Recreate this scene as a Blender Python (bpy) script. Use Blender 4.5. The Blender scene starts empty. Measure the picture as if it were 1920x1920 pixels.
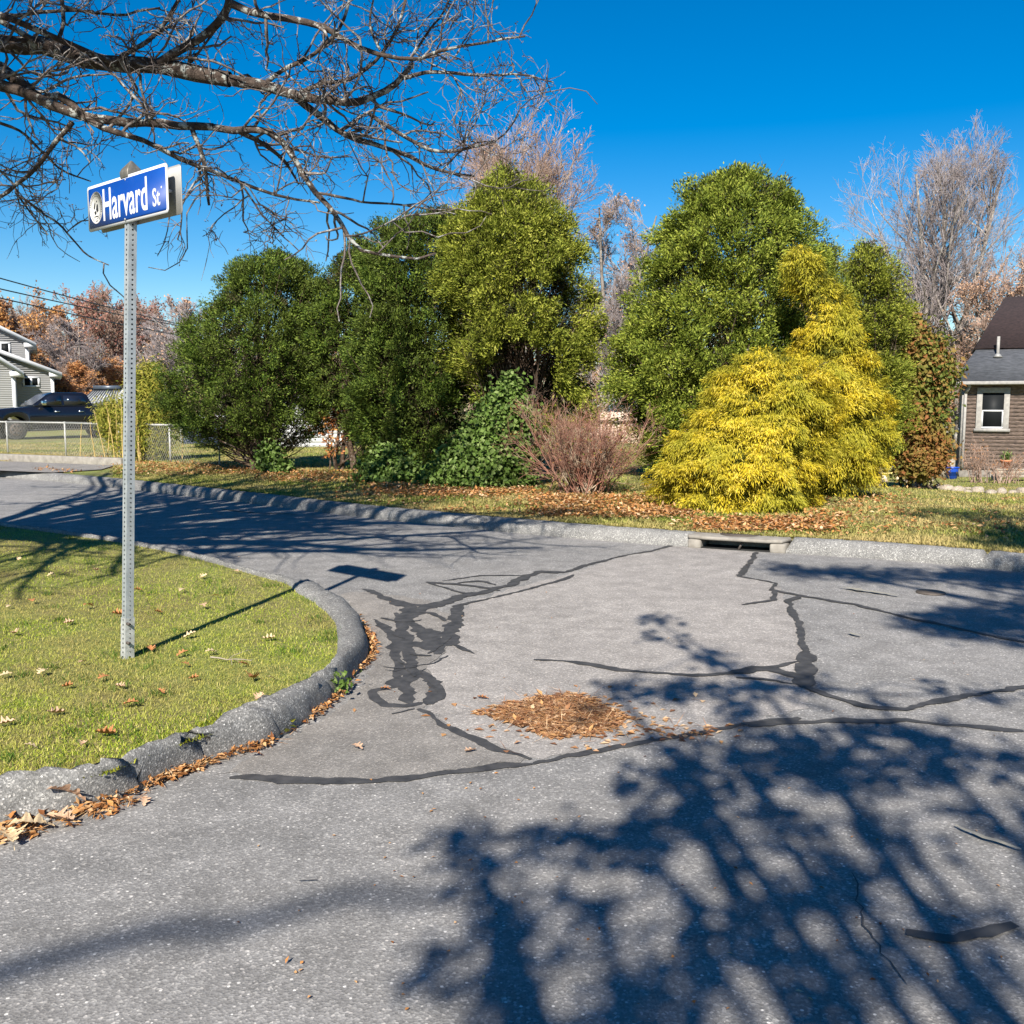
import bpy, math, random
import numpy as np
from mathutils import Vector
R = math.radians
rng = np.random.default_rng(7); random.seed(7)
S = bpy.context.scene

# ------------------------------------------------------------------ camera, sky, sun
F = 1850.0; PITCH = math.atan(205/F); CH = 1.5
cam_d = bpy.data.cameras.new('camera'); cam = bpy.data.objects.new('camera', cam_d)
S.collection.objects.link(cam); S.camera = cam
cam.location = (0, 0, CH); cam.rotation_euler = (math.pi/2-PITCH, 0, 0)
cam_d.angle = 2*math.atan(960/F); cam_d.clip_end = 2000; cam_d.clip_start = .05
SUNV = Vector((-.69, -3.5, 2.62)).normalized()
EL = math.asin(SUNV.z); AZ = math.atan2(SUNV.x, SUNV.y)
w = bpy.data.worlds.new('World'); S.world = w; w.use_nodes = True
nt = w.node_tree; bg = nt.nodes['Background']
sky = nt.nodes.new('ShaderNodeTexSky'); sky.sky_type = 'NISHITA'; sky.sun_disc = False
sky.sun_elevation = EL; sky.sun_rotation = AZ
sky.air_density = 1.0; sky.dust_density = 0.0; sky.ozone_density = 3.2; sky.altitude = 0
hs = nt.nodes.new('ShaderNodeHueSaturation'); hs.inputs['Saturation'].default_value = 1.55
hs.inputs['Hue'].default_value = .503
nt.links.new(sky.outputs[0], hs.inputs['Color']); nt.links.new(hs.outputs[0], bg.inputs[0])
bg.inputs[1].default_value = 0.058
ld = bpy.data.lights.new('sun', 'SUN'); ld.energy = 5.0; ld.angle = R(.53); ld.color = (1, .93, .82)
lo = bpy.data.objects.new('sun', ld); S.collection.objects.link(lo)
lo.rotation_euler = (-SUNV).to_track_quat('-Z', 'Y').to_euler(); lo.location = (-5, -20, 30)
S.view_settings.view_transform = 'Standard'; S.view_settings.look = 'None'
S.view_settings.exposure = 1.1; S.view_settings.gamma = 1
S.cycles.max_bounces = 6; S.cycles.diffuse_bounces = 3; S.cycles.transmission_bounces = 4
S.cycles.use_adaptive_sampling = True

# ------------------------------------------------------------------ pixel <-> place
cp, sp = math.cos(PITCH), math.sin(PITCH)
def ray(px, py):
    a, b = (px-960)/F, (960-py)/F
    return (a, cp+b*sp, -sp+b*cp)
def at(px, py, Y):
    d = ray(px, py); t = Y/d[1]
    return (d[0]*t, Y, CH+d[2]*t)
def on(px, py, z=0.0):
    d = ray(px, py); t = (z-CH)/d[2]
    return (d[0]*t, d[1]*t, z)
def sm(t): t = np.clip(t, 0, 1); return t*t*(3-2*t)
def zt(x, y):
    x = np.asarray(x, float); y = np.asarray(y, float)
    s = sm((x-2.5)/7.0)
    und = .02*np.sin(x*1.1+.3*y)*np.sin(y*.7+1)*sm((y-13)/4)
    return .12 - s*.05*np.clip(y-11.5, 0, 22) + und
def zs(x, y):
    s = min(1, max(0, (x-2.5)/7.0)); s = s*s*(3-2*s); q = min(1, max(0, (y-13)/4)); q = q*q*(3-2*q)
    return .12-s*.05*min(22, max(0, y-11.5))+.02*math.sin(x*1.1+.3*y)*math.sin(y*.7+1)*q
def gnd(px, py):
    d = ray(px, py); t = 4.0
    for _ in range(900):
        x, y, z = d[0]*t, d[1]*t, CH+d[2]*t
        if z <= zs(x, y): break
        t += max(.02, (z-zs(x, y))*.8)
    return (x, y, zs(x, y))
def proj(P):
    P = np.asarray(P, float); x, y, z = P[..., 0], P[..., 1], P[..., 2]-CH
    dep = y*cp - z*sp; up = y*sp + z*cp
    return 960+F*x/dep, 960-F*up/dep

# ------------------------------------------------------------------ objects
def tag(o, label=None, cat=None, group=None, kind=None):
    if label: o['label'] = label
    if cat: o['category'] = cat
    if group: o['group'] = group
    if kind: o['kind'] = kind
    return o
def empty(name, loc=(0, 0, 0), rz=0, label=None, cat=None, group=None):
    o = bpy.data.objects.new(name, None); S.collection.objects.link(o)
    o.location = loc; o.rotation_euler = (0, 0, rz); o.empty_display_size = .1
    return tag(o, label, cat, group)
def wloc(o):
    v = np.zeros(3)
    while o is not None: v += np.array(o.location); o = o.parent
    return v
def mkmesh(name, V, L, T, smooth=False):
    me = bpy.data.meshes.new(name)
    V = np.asarray(V, np.float32).reshape(-1, 3); L = np.asarray(L, np.int32).ravel(); T = np.asarray(T, np.int32).ravel()
    me.vertices.add(len(V)); me.vertices.foreach_set('co', V.ravel())
    me.loops.add(len(L)); me.loops.foreach_set('vertex_index', L)
    me.polygons.add(len(T))
    st = np.zeros(len(T), np.int32); st[1:] = np.cumsum(T)[:-1]
    me.polygons.foreach_set('loop_start', st); me.polygons.foreach_set('loop_total', T)
    if smooth: me.polygons.foreach_set('use_smooth', np.ones(len(T), bool))
    me.update(calc_edges=True); me.validate()
    return me
def link(name, me, m, parent=None, bevel=0):
    o = bpy.data.objects.new(name, me); S.collection.objects.link(o)
    if m: me.materials.append(m)
    if parent: o.parent = parent
    if bevel:
        b = o.modifiers.new('bevel', 'BEVEL'); b.width = bevel; b.segments = 2; b.limit_method = 'ANGLE'; b.angle_limit = R(40)
    return o
class MB:
    def __init__(s): s.V = []; s.L = []; s.T = []; s.n = 0
    def add(s, V, faces):
        V = np.asarray(V, float).reshape(-1, 3)
        for f in faces: s.L.extend(i+s.n for i in f); s.T.append(len(f))
        s.V.append(V); s.n += len(V); return s
    def box(s, x0, x1, y0, y1, z0, z1):
        V = [(x, y, z) for x in (x0, x1) for y in (y0, y1) for z in (z0, z1)]
        return s.add(V, [(0, 1, 3, 2), (4, 6, 7, 5), (0, 4, 5, 1), (2, 3, 7, 6), (0, 2, 6, 4), (1, 5, 7, 3)])
    def bar(s, a, b, wd, th, up=(0, 0, 1)):
        a, b, up = np.array(a, float), np.array(b, float), np.array(up, float)
        t = b-a; t /= np.linalg.norm(t); u = np.cross(t, up); u /= np.linalg.norm(u); v = np.cross(u, t)
        V = [p+i*u*wd/2+j*v*th/2 for p in (a, b) for i in (-1, 1) for j in (-1, 1)]
        return s.add(V, [(0, 1, 3, 2), (4, 6, 7, 5), (0, 4, 5, 1), (2, 3, 7, 6), (0, 2, 6, 4), (1, 5, 7, 3)])
    def prism(s, poly, a0, a1, axis='y'):      # poly (u,w) extruded along axis
        n = len(poly); V = []
        for a in (a0, a1):
            for u, q in poly: V.append((u, a, q) if axis == 'y' else (a, u, q) if axis == 'x' else (u, q, a))
        return s.add(V, [tuple(range(n)), tuple(range(2*n-1, n-1, -1))]+[((i+1) % n, i, i+n, (i+1) % n+n) for i in range(n)])
    def loft(s, rings, cap=True):
        n = len(rings[0]); V = [p for r in rings for p in r]; fs = []
        for k in range(len(rings)-1):
            for i in range(n): fs.append((k*n+i, k*n+(i+1) % n, (k+1)*n+(i+1) % n, (k+1)*n+i))
        if cap: fs.append(tuple(range(n-1, -1, -1))); fs.append(tuple(range((len(rings)-1)*n, len(rings)*n)))
        return s.add(V, fs)
    def cyl(s, a, b, r0, r1=None, n=12):
        r1 = r0 if r1 is None else r1; a, b = np.array(a, float), np.array(b, float)
        t = b-a; t /= np.linalg.norm(t); u = np.cross(t, (0, 0, 1) if abs(t[2]) < .9 else (1, 0, 0)); u /= np.linalg.norm(u); v = np.cross(t, u)
        return s.loft([[p+r*(math.cos(k*2*math.pi/n)*u+math.sin(k*2*math.pi/n)*v) for k in range(n)] for p, r in ((a, r0), (b, r1))])
    def build(s, name, m, parent=None, shift=False, smooth=False, bevel=0):
        V = np.concatenate(s.V)
        if shift and parent is not None: V = V-wloc(parent)
        return link(name, mkmesh(name, V, s.L, s.T, smooth), m, parent, bevel)
class Skel:                                     # many tapered tubes in one mesh
    def __init__(s): s.g = {}
    def add(s, P, Rr, sides):                   # P (n,k,3) Rr (n,k)
        s.g.setdefault((P.shape[1], sides), []).append((P, Rr)); return s
    def build(s, name, m, parent=None, shift=True):
        VV = []; LL = []; off = 0
        for (k, sd), lst in s.g.items():
            P = np.concatenate([a for a, b in lst]); Q = np.concatenate([b for a, b in lst]); n = len(P)
            T = np.gradient(P, axis=1); T /= np.linalg.norm(T, axis=2, keepdims=True)+1e-9
            ref = np.where(np.abs(T[:, :1, 2:3]) > .8, np.array([1., 0, 0]), np.array([0, 0, 1.]))
            U = np.cross(T, np.broadcast_to(ref, T.shape)); U /= np.linalg.norm(U, axis=2, keepdims=True)+1e-9
            W = np.cross(T, U); a = np.arange(sd)*2*np.pi/sd
            V = P[:, :, None]+Q[:, :, None, None]*(np.cos(a)[None, None, :, None]*U[:, :, None]+np.sin(a)[None, None, :, None]*W[:, :, None])
            VV.append(V.reshape(-1, 3))
            i = np.arange(n)[:, None, None]*k*sd; j = np.arange(k-1)[None, :, None]*sd; c = np.arange(sd)[None, None, :]; c1 = (c+1) % sd
            LL.append((np.stack([i+j+c, i+j+c1, i+j+sd+c1, i+j+sd+c], -1)+off).reshape(-1)); off += n*k*sd
        V = np.concatenate(VV); L = np.concatenate(LL)
        if shift and parent is not None: V = V-wloc(parent)
        return link(name, mkmesh(name, V, L, np.full(len(L)//4, 4), True), m, parent)
def nrm(v): return v/(np.linalg.norm(v, axis=-1, keepdims=True)+1e-9)
def grow(P0, D, Ln, R0, k=5, wander=.25, trop=.08, tip=.35):
    n = len(P0); P = np.zeros((n, k, 3)); P[:, 0] = P0; d = nrm(D)
    for i in range(1, k):
        d = nrm(d+rng.normal(0, wander, (n, 3))+np.array([0, 0, trop])); P[:, i] = P[:, i-1]+d*(Ln/(k-1))[:, None]
    Rr = R0[:, None]*np.linspace(1, tip, k)[None]
    return P, Rr
def spawn(P, Rr, m, t0=.25, t1=1.0, ang=(25, 60), lf=(.3, .6), rf=.55, flat=None, pw=1.0):
    n, k, _ = P.shape; Ltot = np.linalg.norm(np.diff(P, axis=1), axis=2).sum(1)
    idx = np.repeat(np.arange(n), m); t = t0+(t1-t0)*rng.random(len(idx))**pw
    f = t*(k-1); i = np.clip(f.astype(int), 0, k-2); u = (f-i)[:, None]
    p = P[idx, i]*(1-u)+P[idx, i+1]*u; T = nrm(P[idx, i+1]-P[idx, i])
    r = Rr[idx, i]*(1-u[:, 0])+Rr[idx, i+1]*u[:, 0]
    q = nrm(np.cross(T, rng.normal(0, 1, T.shape)))
    if flat is not None: q = nrm(q*np.array(flat)+1e-6)
    a = np.radians(rng.uniform(ang[0], ang[1], len(idx)))[:, None]
    d = T*np.cos(a)+q*np.sin(a)
    Ln = Ltot[idx]*rng.uniform(lf[0], lf[1], len(idx))*(1.15-.55*t)
    return p, d, Ln, r*rf
def leafmesh(name, P, D, N, ln, wd, m, parent=None, shift=True, fold=.25):
    P = np.asarray(P); D = nrm(D); Sd = nrm(np.cross(D, N)); N2 = np.cross(Sd, D)
    ln = np.asarray(ln)[:, None]; wd = np.asarray(wd)[:, None]
    a = P; b = P+D*ln*.45+Sd*wd/2+N2*wd*fold; c = P+D*ln; e = P+D*ln*.45-Sd*wd/2+N2*wd*fold
    V = np.stack([a, b, c, e], 1).reshape(-1, 3)
    if shift and parent is not None: V = V-wloc(parent)
    n = len(P); L = (np.arange(n)[:, None]*4+np.array([0, 1, 2, 0, 2, 3])).ravel()
    return link(name, mkmesh(name, V, L, np.full(2*n, 3)), m, parent)

# ------------------------------------------------------------------ materials
def nodes(name):
    m = bpy.data.materials.new(name); m.use_nodes = True
    t = m.node_tree; return m, t, t.nodes['Principled BSDF']
def N(t, typ, **kw):
    n = t.nodes.new(typ)
    for k, v in kw.items():
        if k in n.inputs: n.inputs[k].default_value = v
        else: setattr(n, k, v)
    return n
def ramp(t, fac, stops, interp='LINEAR'):
    r = t.nodes.new('ShaderNodeValToRGB'); r.color_ramp.interpolation = interp
    e = r.color_ramp.elements
    while len(e) < len(stops): e.new(.5)
    for i, (p, c) in enumerate(stops): e[i].position = p; e[i].color = (*c, 1) if len(c) == 3 else c
    t.links.new(fac, r.inputs[0]); return r.outputs[0]
def mix(t, f, a, b, mode='MIX'):
    n = t.nodes.new('ShaderNodeMix'); n.data_type = 'RGBA'; n.blend_type = mode
    for k, v in ((0, f), (6, a), (7, b)):
        if hasattr(v, 'links'): t.links.new(v, n.inputs[k])
        elif isinstance(v, (int, float)): n.inputs[k].default_value = v
        else: n.inputs[k].default_value = (*v, 1)
    return n.outputs[2]
def pos(t): return t.nodes.new('ShaderNodeNewGeometry').outputs['Position']
def noise(t, vec, sc, det=4, rough=.55):
    n = N(t, 'ShaderNodeTexNoise', Scale=sc, Detail=det, Roughness=rough); t.links.new(vec, n.inputs['Vector']); return n.outputs['Fac']
def bump(t, b, h, st=.5, dist=.02):
    n = N(t, 'ShaderNodeBump', Strength=st, Distance=dist); t.links.new(h, n.inputs['Height']); t.links.new(n.outputs[0], b.inputs['Normal'])
def plain(name, c1, c2=None, sc=8, rough=.7, metal=0, bs=0, bd=.01, spec=.5, stretch=None, det=5):
    m, t, b = nodes(name); b.inputs['Roughness'].default_value = rough; b.inputs['Metallic'].default_value = metal
    b.inputs['Specular IOR Level'].default_value = spec
    v = t.nodes.new('ShaderNodeTexCoord').outputs['Object']
    if stretch:
        mp = t.nodes.new('ShaderNodeMapping'); mp.inputs['Scale'].default_value = stretch; t.links.new(v, mp.inputs[0]); v = mp.outputs[0]
    f = noise(t, v, sc, det)
    t.links.new(ramp(t, f, [(.32, c1), (.68, c2 or tuple(x*.85 for x in c1))]), b.inputs['Base Color'])
    if bs: bump(t, b, f, bs, bd)
    return m
def leafmat(name, cols, trans=.3, sc=1.3, patch=None, rough=.55, pf=.5):
    m, t, b = nodes(name); g = t.nodes.new('ShaderNodeNewGeometry')
    n = len(cols); col = ramp(t, g.outputs['Random Per Island'], [(i/max(1, n-1), c) for i, c in enumerate(cols)])
    if patch:
        f = noise(t, g.outputs['Position'], sc, 3)
        k = ramp(t, f, [(.42, (0, 0, 0)), (.62, (pf, pf, pf))]); col = mix(t, k, col, patch)
    t.links.new(col, b.inputs['Base Color']); b.inputs['Roughness'].default_value = rough
    b.inputs['Specular IOR Level'].default_value = .12
    tr = t.nodes.new('ShaderNodeBsdfTranslucent'); t.links.new(col, tr.inputs[0])
    mx = t.nodes.new('ShaderNodeMixShader'); mx.inputs[0].default_value = trans
    out = t.nodes['Material Output']
    t.links.new(b.outputs[0], mx.inputs[1]); t.links.new(tr.outputs[0], mx.inputs[2]); t.links.new(mx.outputs[0], out.inputs[0])
    return m
def asphalt(name, base, chip, tint2, chipamt=.5, sc=1.0):
    m, t, b = nodes(name); p = pos(t)
    v = N(t, 'ShaderNodeTexVoronoi', Scale=125*sc); t.links.new(p, v.inputs['Vector'])
    v2 = N(t, 'ShaderNodeTexVoronoi', Scale=60*sc); t.links.new(p, v2.inputs['Vector'])
    big = noise(t, p, .55, 4, .6); mid = noise(t, p, 5, 5, .65); fine = noise(t, p, 160, 3, .7)
    c = mix(t, ramp(t, big, [(.35, (0, 0, 0)), (.65, (1, 1, 1))]), base, tint2)
    c = mix(t, .55, c, ramp(t, mid, [(.3, (.55, .55, .55)), (.7, (1.3, 1.3, 1.3))]), 'MULTIPLY')
    sep = t.nodes.new('ShaderNodeSeparateColor'); t.links.new(v.outputs['Color'], sep.inputs[0])
    chips = ramp(t, sep.outputs[0], [(.0, (.45, .45, .45)), (.45, (.85, .85, .85)), (.8, (1.25, 1.25, 1.25)), (.94, (2.0, 2.0, 1.95)), (1, (3.0, 2.9, 2.8))])
    c = mix(t, chipamt, c, chips, 'MULTIPLY')
    sep2 = t.nodes.new('ShaderNodeSeparateColor'); t.links.new(v2.outputs['Color'], sep2.inputs[0])
    k = ramp(t, sep2.outputs[1], [(.93, (0, 0, 0)), (.96, (1, 1, 1))])
    ed = ramp(t, v2.outputs['Distance'], [(.22, (1, 1, 1)), (.32, (0, 0, 0))])
    k = mix(t, 1.0, k, ed, 'MULTIPLY'); c = mix(t, k, c, chip)
    c = mix(t, .35, c, ramp(t, fine, [(.3, (.6, .6, .6)), (.7, (1.35, 1.35, 1.35))]), 'MULTIPLY')
    t.links.new(c, b.inputs['Base Color']); b.inputs['Roughness'].default_value = .85; b.inputs['Specular IOR Level'].default_value = .3
    h = mix(t, .5, fine, v.outputs['Distance']); bump(t, b, h, .55, .006)
    return m
M = {}
M['road'] = asphalt('asphalt', (.19, .186, .183), (.6, .58, .55), (.23, .222, .215), .45)
M['road_pale'] = asphalt('asphalt_pale', (.30, .28, .264), (.52, .5, .46), (.255, .238, .225), .38)
M['road_smooth'] = asphalt('asphalt_smooth', (.18, .17, .16), (.42, .4, .37), (.24, .222, .205), .4, 1.3)
M['tar'] = plain('tar_sealant', (.026, .026, .027), (.062, .06, .06), 14, .7)
def kerbmat():
    m, t, b = nodes('kerb_asphalt'); p = pos(t)
    a = noise(t, p, 26, 6, .7); s = noise(t, p, 30, 5, .8); f = noise(t, p, 120, 3, .7)
    c = ramp(t, a, [(.3, (.09, .089, .087)), (.7, (.26, .256, .248))])
    c = mix(t, ramp(t, s, [(.56, (0, 0, 0)), (.61, (1, 1, 1))]), c, (.46, .46, .44))
    c = mix(t, .5, c, ramp(t, f, [(.3, (.5, .5, .5)), (.7, (1.5, 1.5, 1.5))]), 'MULTIPLY')
    t.links.new(c, b.inputs['Base Color']); b.inputs['Roughness'].default_value = .9
    bump(t, b, mix(t, .5, a, f), 1.0, .045); return m
M['kerb'] = asphalt('kerb_asphalt', (.15, .148, .145), (.6, .59, .57), (.21, .207, .2), .7, 1.25)
def soil():
    m, t, b = nodes('lawn_soil'); p = pos(t)
    a = noise(t, p, .9, 5, .6); f = noise(t, p, 30, 5, .75); g = noise(t, p, 3.5, 5, .7)
    c = ramp(t, f, [(.25, (.06, .07, .015)), (.5, (.17, .2, .035)), (.75, (.38, .34, .12))])
    c = mix(t, ramp(t, a, [(.4, (0, 0, 0)), (.62, (.7, .7, .7))]), c, ramp(t, f, [(.3, (.07, .05, .02)), (.7, (.3, .22, .1))]))
    c = mix(t, ramp(t, g, [(.55, (0, 0, 0)), (.7, (.6, .6, .6))]), c, (.2, .13, .06))
    t.links.new(c, b.inputs['Base Color']); b.inputs['Roughness'].default_value = .95
    bump(t, b, f, .8, .03); return m
M['soil'] = soil()
GR = [(.10, .16, .012), (.23, .33, .022), (.37, .45, .04), (.52, .54, .075), (.66, .58, .24)]
M['grass'] = leafmat('grass_blades', GR, .35, 1.3, (.42, .33, .13), pf=.7)
M['grass_far'] = leafmat('grass_blades_verge', [(.08, .12, .015), (.18, .23, .03), (.32, .34, .08), (.5, .42, .17)], .3, .55, (.5, .37, .17), pf=.75)
M['moss'] = leafmat('moss', [(.10, .13, .01), (.2, .22, .02), (.3, .3, .03)], .2)
LIT = [(.10, .035, .015), (.34, .14, .045), (.5, .24, .08), (.22, .10, .04), (.6, .38, .18), (.42, .2, .08), (.65, .48, .3)]
M['litter'] = leafmat('leaf_litter', LIT, .15)
M['heap'] = leafmat('heap_leaves', [(.06, .03, .018), (.28, .12, .05), (.5, .28, .12), (.13, .06, .035), (.4, .2, .1), (.65, .46, .28), (.2, .09, .05), (.5, .27, .12)], .12)
M['dryleaf'] = plain('dry_leaf', (.55, .38, .26), (.42, .25, .15), 20, .6)
M['dryleaf2'] = plain('dry_leaf_orange', (.45, .2, .07), (.3, .12, .05), 20, .6)
M['dryleaf3'] = plain('dry_leaf_pale', (.6, .47, .3), (.48, .35, .2), 20, .6)
M['twig'] = plain('twig_wood', (.2, .16, .12), (.32, .28, .22), 30, .8)
M['galv'] = plain('galvanised_steel', (.30, .33, .345), (.44, .47, .485), 35, .5, .5, stretch=(1, 1, .3))
M['galv_old'] = plain('weathered_sleeve', (.3, .31, .3), (.5, .51, .5), 40, .6, .4)
M['cap'] = plain('grey_cast_cap', (.2, .19, .17), (.12, .115, .1), 40, .55, .5)
M['blue'] = plain('sign_blue', (.002, .04, .22), (.002, .055, .27), 3, .42, spec=.3)
M['white'] = plain('white_paint', (.62, .63, .65), (.55, .56, .58), 8, .5, spec=.3)
M['alu'] = plain('aluminium_sheet', (.26, .26, .255), (.34, .34, .33), 12, .6, .4)
M['seal'] = plain('seal_silver', (.42, .42, .4), (.62, .61, .58), 60, .5)
M['black'] = plain('black_print', (.02, .02, .022), None, 10, .5)
def bark(name, a, b_, lich, sc=14, lamt=(.55, .62)):
    m, t, b = nodes(name); p = pos(t)
    n1 = noise(t, p, sc, 6, .75); n2 = noise(t, p, sc*.55, 5, .7)
    c = ramp(t, n1, [(.35, a), (.65, b_)]); c = mix(t, ramp(t, n2, [(lamt[0], (0, 0, 0)), (lamt[1], (.85, .85, .85))]), c, lich)
    t.links.new(c, b.inputs['Base Color']); b.inputs['Roughness'].default_value = .9; b.inputs['Specular IOR Level'].default_value = .2
    bump(t, b, n1, .8, .02); return m
M['oakbark'] = bark('oak_bark', (.025, .018, .015), (.095, .072, .06), (.34, .36, .34), 26, (.54, .6))
M['oaktwig'] = bark('oak_twig', (.06, .045, .04), (.2, .17, .155), (.36, .36, .35), 22, (.52, .62))
M['brownbark'] = bark('brown_bark', (.035, .023, .016), (.12, .08, .055), (.22, .18, .15), 12)
M['greybark'] = bark('grey_bark', (.13, .11, .095), (.28, .25, .225), (.4, .38, .35), 3)
M['greytwig'] = bark('grey_twigs', (.19, .16, .16), (.34, .295, .295), (.4, .36, .36), 2)
M['browntwig'] = bark('brown_twigs', (.22, .145, .11), (.38, .27, .215), (.48, .4, .35), 2)
M['redtwig'] = bark('red_stems', (.2, .075, .05), (.33, .2, .15), (.4, .33, .24), 5)
M['thuja_dark'] = leafmat('thuja_dark', [(.022, .034, .008), (.045, .082, .012), (.10, .155, .022), (.22, .28, .05)], .2, 1.4, (.075, .09, .02))
M['thuja'] = leafmat('thuja_olive', [(.045, .055, .008), (.15, .18, .02), (.28, .305, .038), (.40, .40, .08)], .22, 1.2, (.12, .155, .022))
M['thuja_blue'] = leafmat('thuja_green', [(.05, .062, .012), (.13, .175, .022), (.26, .305, .04), (.40, .425, .08)], .22, 1.0, (.11, .155, .022))
M['gold'] = leafmat('gold_thread_foliage', [(.22, .19, .015), (.48, .38, .02), (.66, .50, .03), (.74, .60, .12)], .3, 1.5, (.26, .27, .03), pf=.7)
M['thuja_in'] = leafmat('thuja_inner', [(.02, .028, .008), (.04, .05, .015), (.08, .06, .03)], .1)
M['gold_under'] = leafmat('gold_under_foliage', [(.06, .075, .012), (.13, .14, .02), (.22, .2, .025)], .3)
M['ivy'] = leafmat('ivy_leaf', [(.04, .07, .012), (.07, .12, .022), (.11, .175, .035), (.2, .26, .09)], .2, rough=.55)
M['holly'] = leafmat('bronze_vine_leaf', [(.05, .085, .015), (.12, .15, .03), (.18, .18, .04), (.26, .10, .04), (.16, .19, .04), (.3, .2, .06)], .3, .8, (.28, .09, .04), pf=.45)
M['bamboo'] = leafmat('bamboo_leaf', [(.10, .13, .02), (.2, .22, .03), (.33, .31, .05), (.42, .36, .08)], .35)
M['cane'] = plain('bamboo_cane', (.42, .3, .12), (.52, .38, .14), 8, .6)
M['orange'] = leafmat('orange_leaf', [(.35, .13, .05), (.5, .2, .08), (.62, .32, .1)], .35)
M['autumn'] = leafmat('autumn_leaf', [(.4, .18, .07), (.52, .26, .1), (.66, .38, .12), (.42, .22, .12)], .35, .12, (.5, .24, .14))
M['redleaf'] = leafmat('red_leaf', [(.3, .13, .11), (.36, .17, .13), (.42, .22, .17)], .35)
M['pinkleaf'] = leafmat('pink_bud', [(.42, .26, .19), (.5, .32, .22), (.6, .38, .22)], .3)
M['shade_leaf'] = leafmat('oak_leaf_crown', [(.05, .09, .02), (.10, .14, .03), (.2, .14, .05)], .2)
M['siding'] = plain('grey_vinyl_siding', (.34, .34, .345), (.31, .31, .315), 2, .6)
M['roofdark'] = plain('dark_shingles', (.045, .045, .05), (.09, .085, .09), 14, .9)
M['roofbrown'] = plain('brown_shingles', (.02, .013, .014), (.05, .03, .03), 10, .9, stretch=(1, 1, 4))
M['roofgrey'] = plain('blue_grey_shingles', (.045, .05, .058), (.095, .1, .115), 5, .85, stretch=(1, 1, 5))
M['glass'] = plain('window_glass', (.012, .014, .016), None, 2, .55, spec=.12)
M['shingle'] = plain('shaded_cedar_shingles', (.05, .038, .033), (.2, .145, .12), 6, .9, bs=.5, bd=.02, stretch=(1, 1, 4.5))  # weathered brown, darkened further to carry the oak's shade on this wall
M['trimgrey'] = plain('weathered_trim', (.22, .21, .2), (.32, .31, .29), 10, .85)
M['paint_black'] = plain('black_car_paint', (.006, .007, .012), None, 2, .12, spec=.7)
M['tyre'] = plain('tyre_rubber', (.02, .02, .02), (.035, .033, .03), 20, .85)
M['chrome'] = plain('chrome', (.7, .7, .7), (.6, .6, .6), 3, .15, 1)
M['tint'] = plain('tinted_glass', (.01, .012, .02), None, 2, .05, spec=.9)
M['wshield'] = plain('windscreen_glass', (.01, .018, .04), None, 2, .12, spec=.6)
M['amber'] = plain('amber_lens', (.6, .18, .03), None, 3, .3)
M['concrete'] = plain('concrete', (.34, .31, .27), (.48, .44, .38), 9, .85, bs=.4, bd=.01)
M['drainstone'] = plain('drain_stone', (.17, .155, .135), (.27, .25, .22), 9, .9, bs=.5, bd=.012)
M['darkhole'] = plain('drain_inside', (.012, .012, .012), None, 9, .95)
M['iron'] = plain('rusty_iron', (.06, .05, .045), (.11, .09, .075), 30, .7, .3)
M['rock'] = plain('garden_rock', (.2, .165, .13), (.42, .36, .29), 5, .9, bs=.7, bd=.03)
M['plasticblue'] = plain('blue_plastic', (.01, .06, .4), (.015, .08, .5), 5, .35)
M['terracotta'] = plain('terracotta', (.42, .14, .06), (.5, .19, .09), 9, .8)
M['wood'] = plain('weathered_wood', (.2, .17, .13), (.34, .3, .24), 4, .85, stretch=(1, 1, 6))
M['tanwood'] = plain('tan_fence_boards', (.46, .33, .25), (.56, .42, .33), 3, .8, stretch=(6, 1, 1))
M['yellowwood'] = plain('yellow_bench_paint', (.55, .45, .15), (.6, .5, .2), 6, .6)
M['cream'] = plain('cream_stone', (.6, .5, .36), (.68, .57, .42), 6, .8)
M['metalroof'] = plain('dark_metal_roof', (.06, .08, .11), (.09, .11, .14), 3, .35, .3)
M['slat'] = plain('grey_slats', (.3, .31, .32), (.36, .37, .38), 3, .5)
M['paleblue'] = plain('blue_grey_panel', (.05, .075, .15), (.08, .11, .2), 3, .7)

# ------------------------------------------------------------------ kerb lines (as measured on the ground)
FK = [(-900, 868), (-500, 872), (-200, 880), (0, 894), (87, 901), (187, 911), (333, 928), (480, 945), (640, 966), (800, 983), (1000, 1003),
      (1200, 1021), (1300, 1028), (1460, 1036), (1600, 1045), (1760, 1054), (1860, 1062), (1920, 1070), (2100, 1095), (2500, 1150), (3000, 1210)]
fk = np.array([on(*p)[:2] for p in FK])
def resample(P, step):
    P = np.asarray(P, float); d = np.r_[0, np.cumsum(np.linalg.norm(np.diff(P, axis=0), axis=1))]
    n = max(2, int(d[-1]/step)+1); s = np.linspace(0, d[-1], n)
    return np.stack([np.interp(s, d, P[:, i]) for i in range(P.shape[1])], 1)
def smooth(P, it=2):
    P = P.copy()
    for _ in range(it): P[1:-1] = .25*P[:-2]+.5*P[1:-1]+.25*P[2:]
    return P
fk = smooth(resample(fk, .35), 12)
tan = nrm(np.gradient(fk, axis=0)); nor = np.stack([-tan[:, 1], tan[:, 0]], 1)   # pointing away from the camera side
fki = fk+nor*.26
def grid_obj(name, G, m, kind='structure', smoothf=False):
    r, c = G.shape[:2]; i = np.arange(r-1)[:, None]*c; j = np.arange(c-1)[None]
    L = np.stack([i+j, i+j+1, i+c+j+1, i+c+j], -1).reshape(-1)
    o = link(name, mkmesh(name, G.reshape(-1, 3), L, np.full((r-1)*(c-1), 4), smoothf), m); o['kind'] = kind; return o
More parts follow.
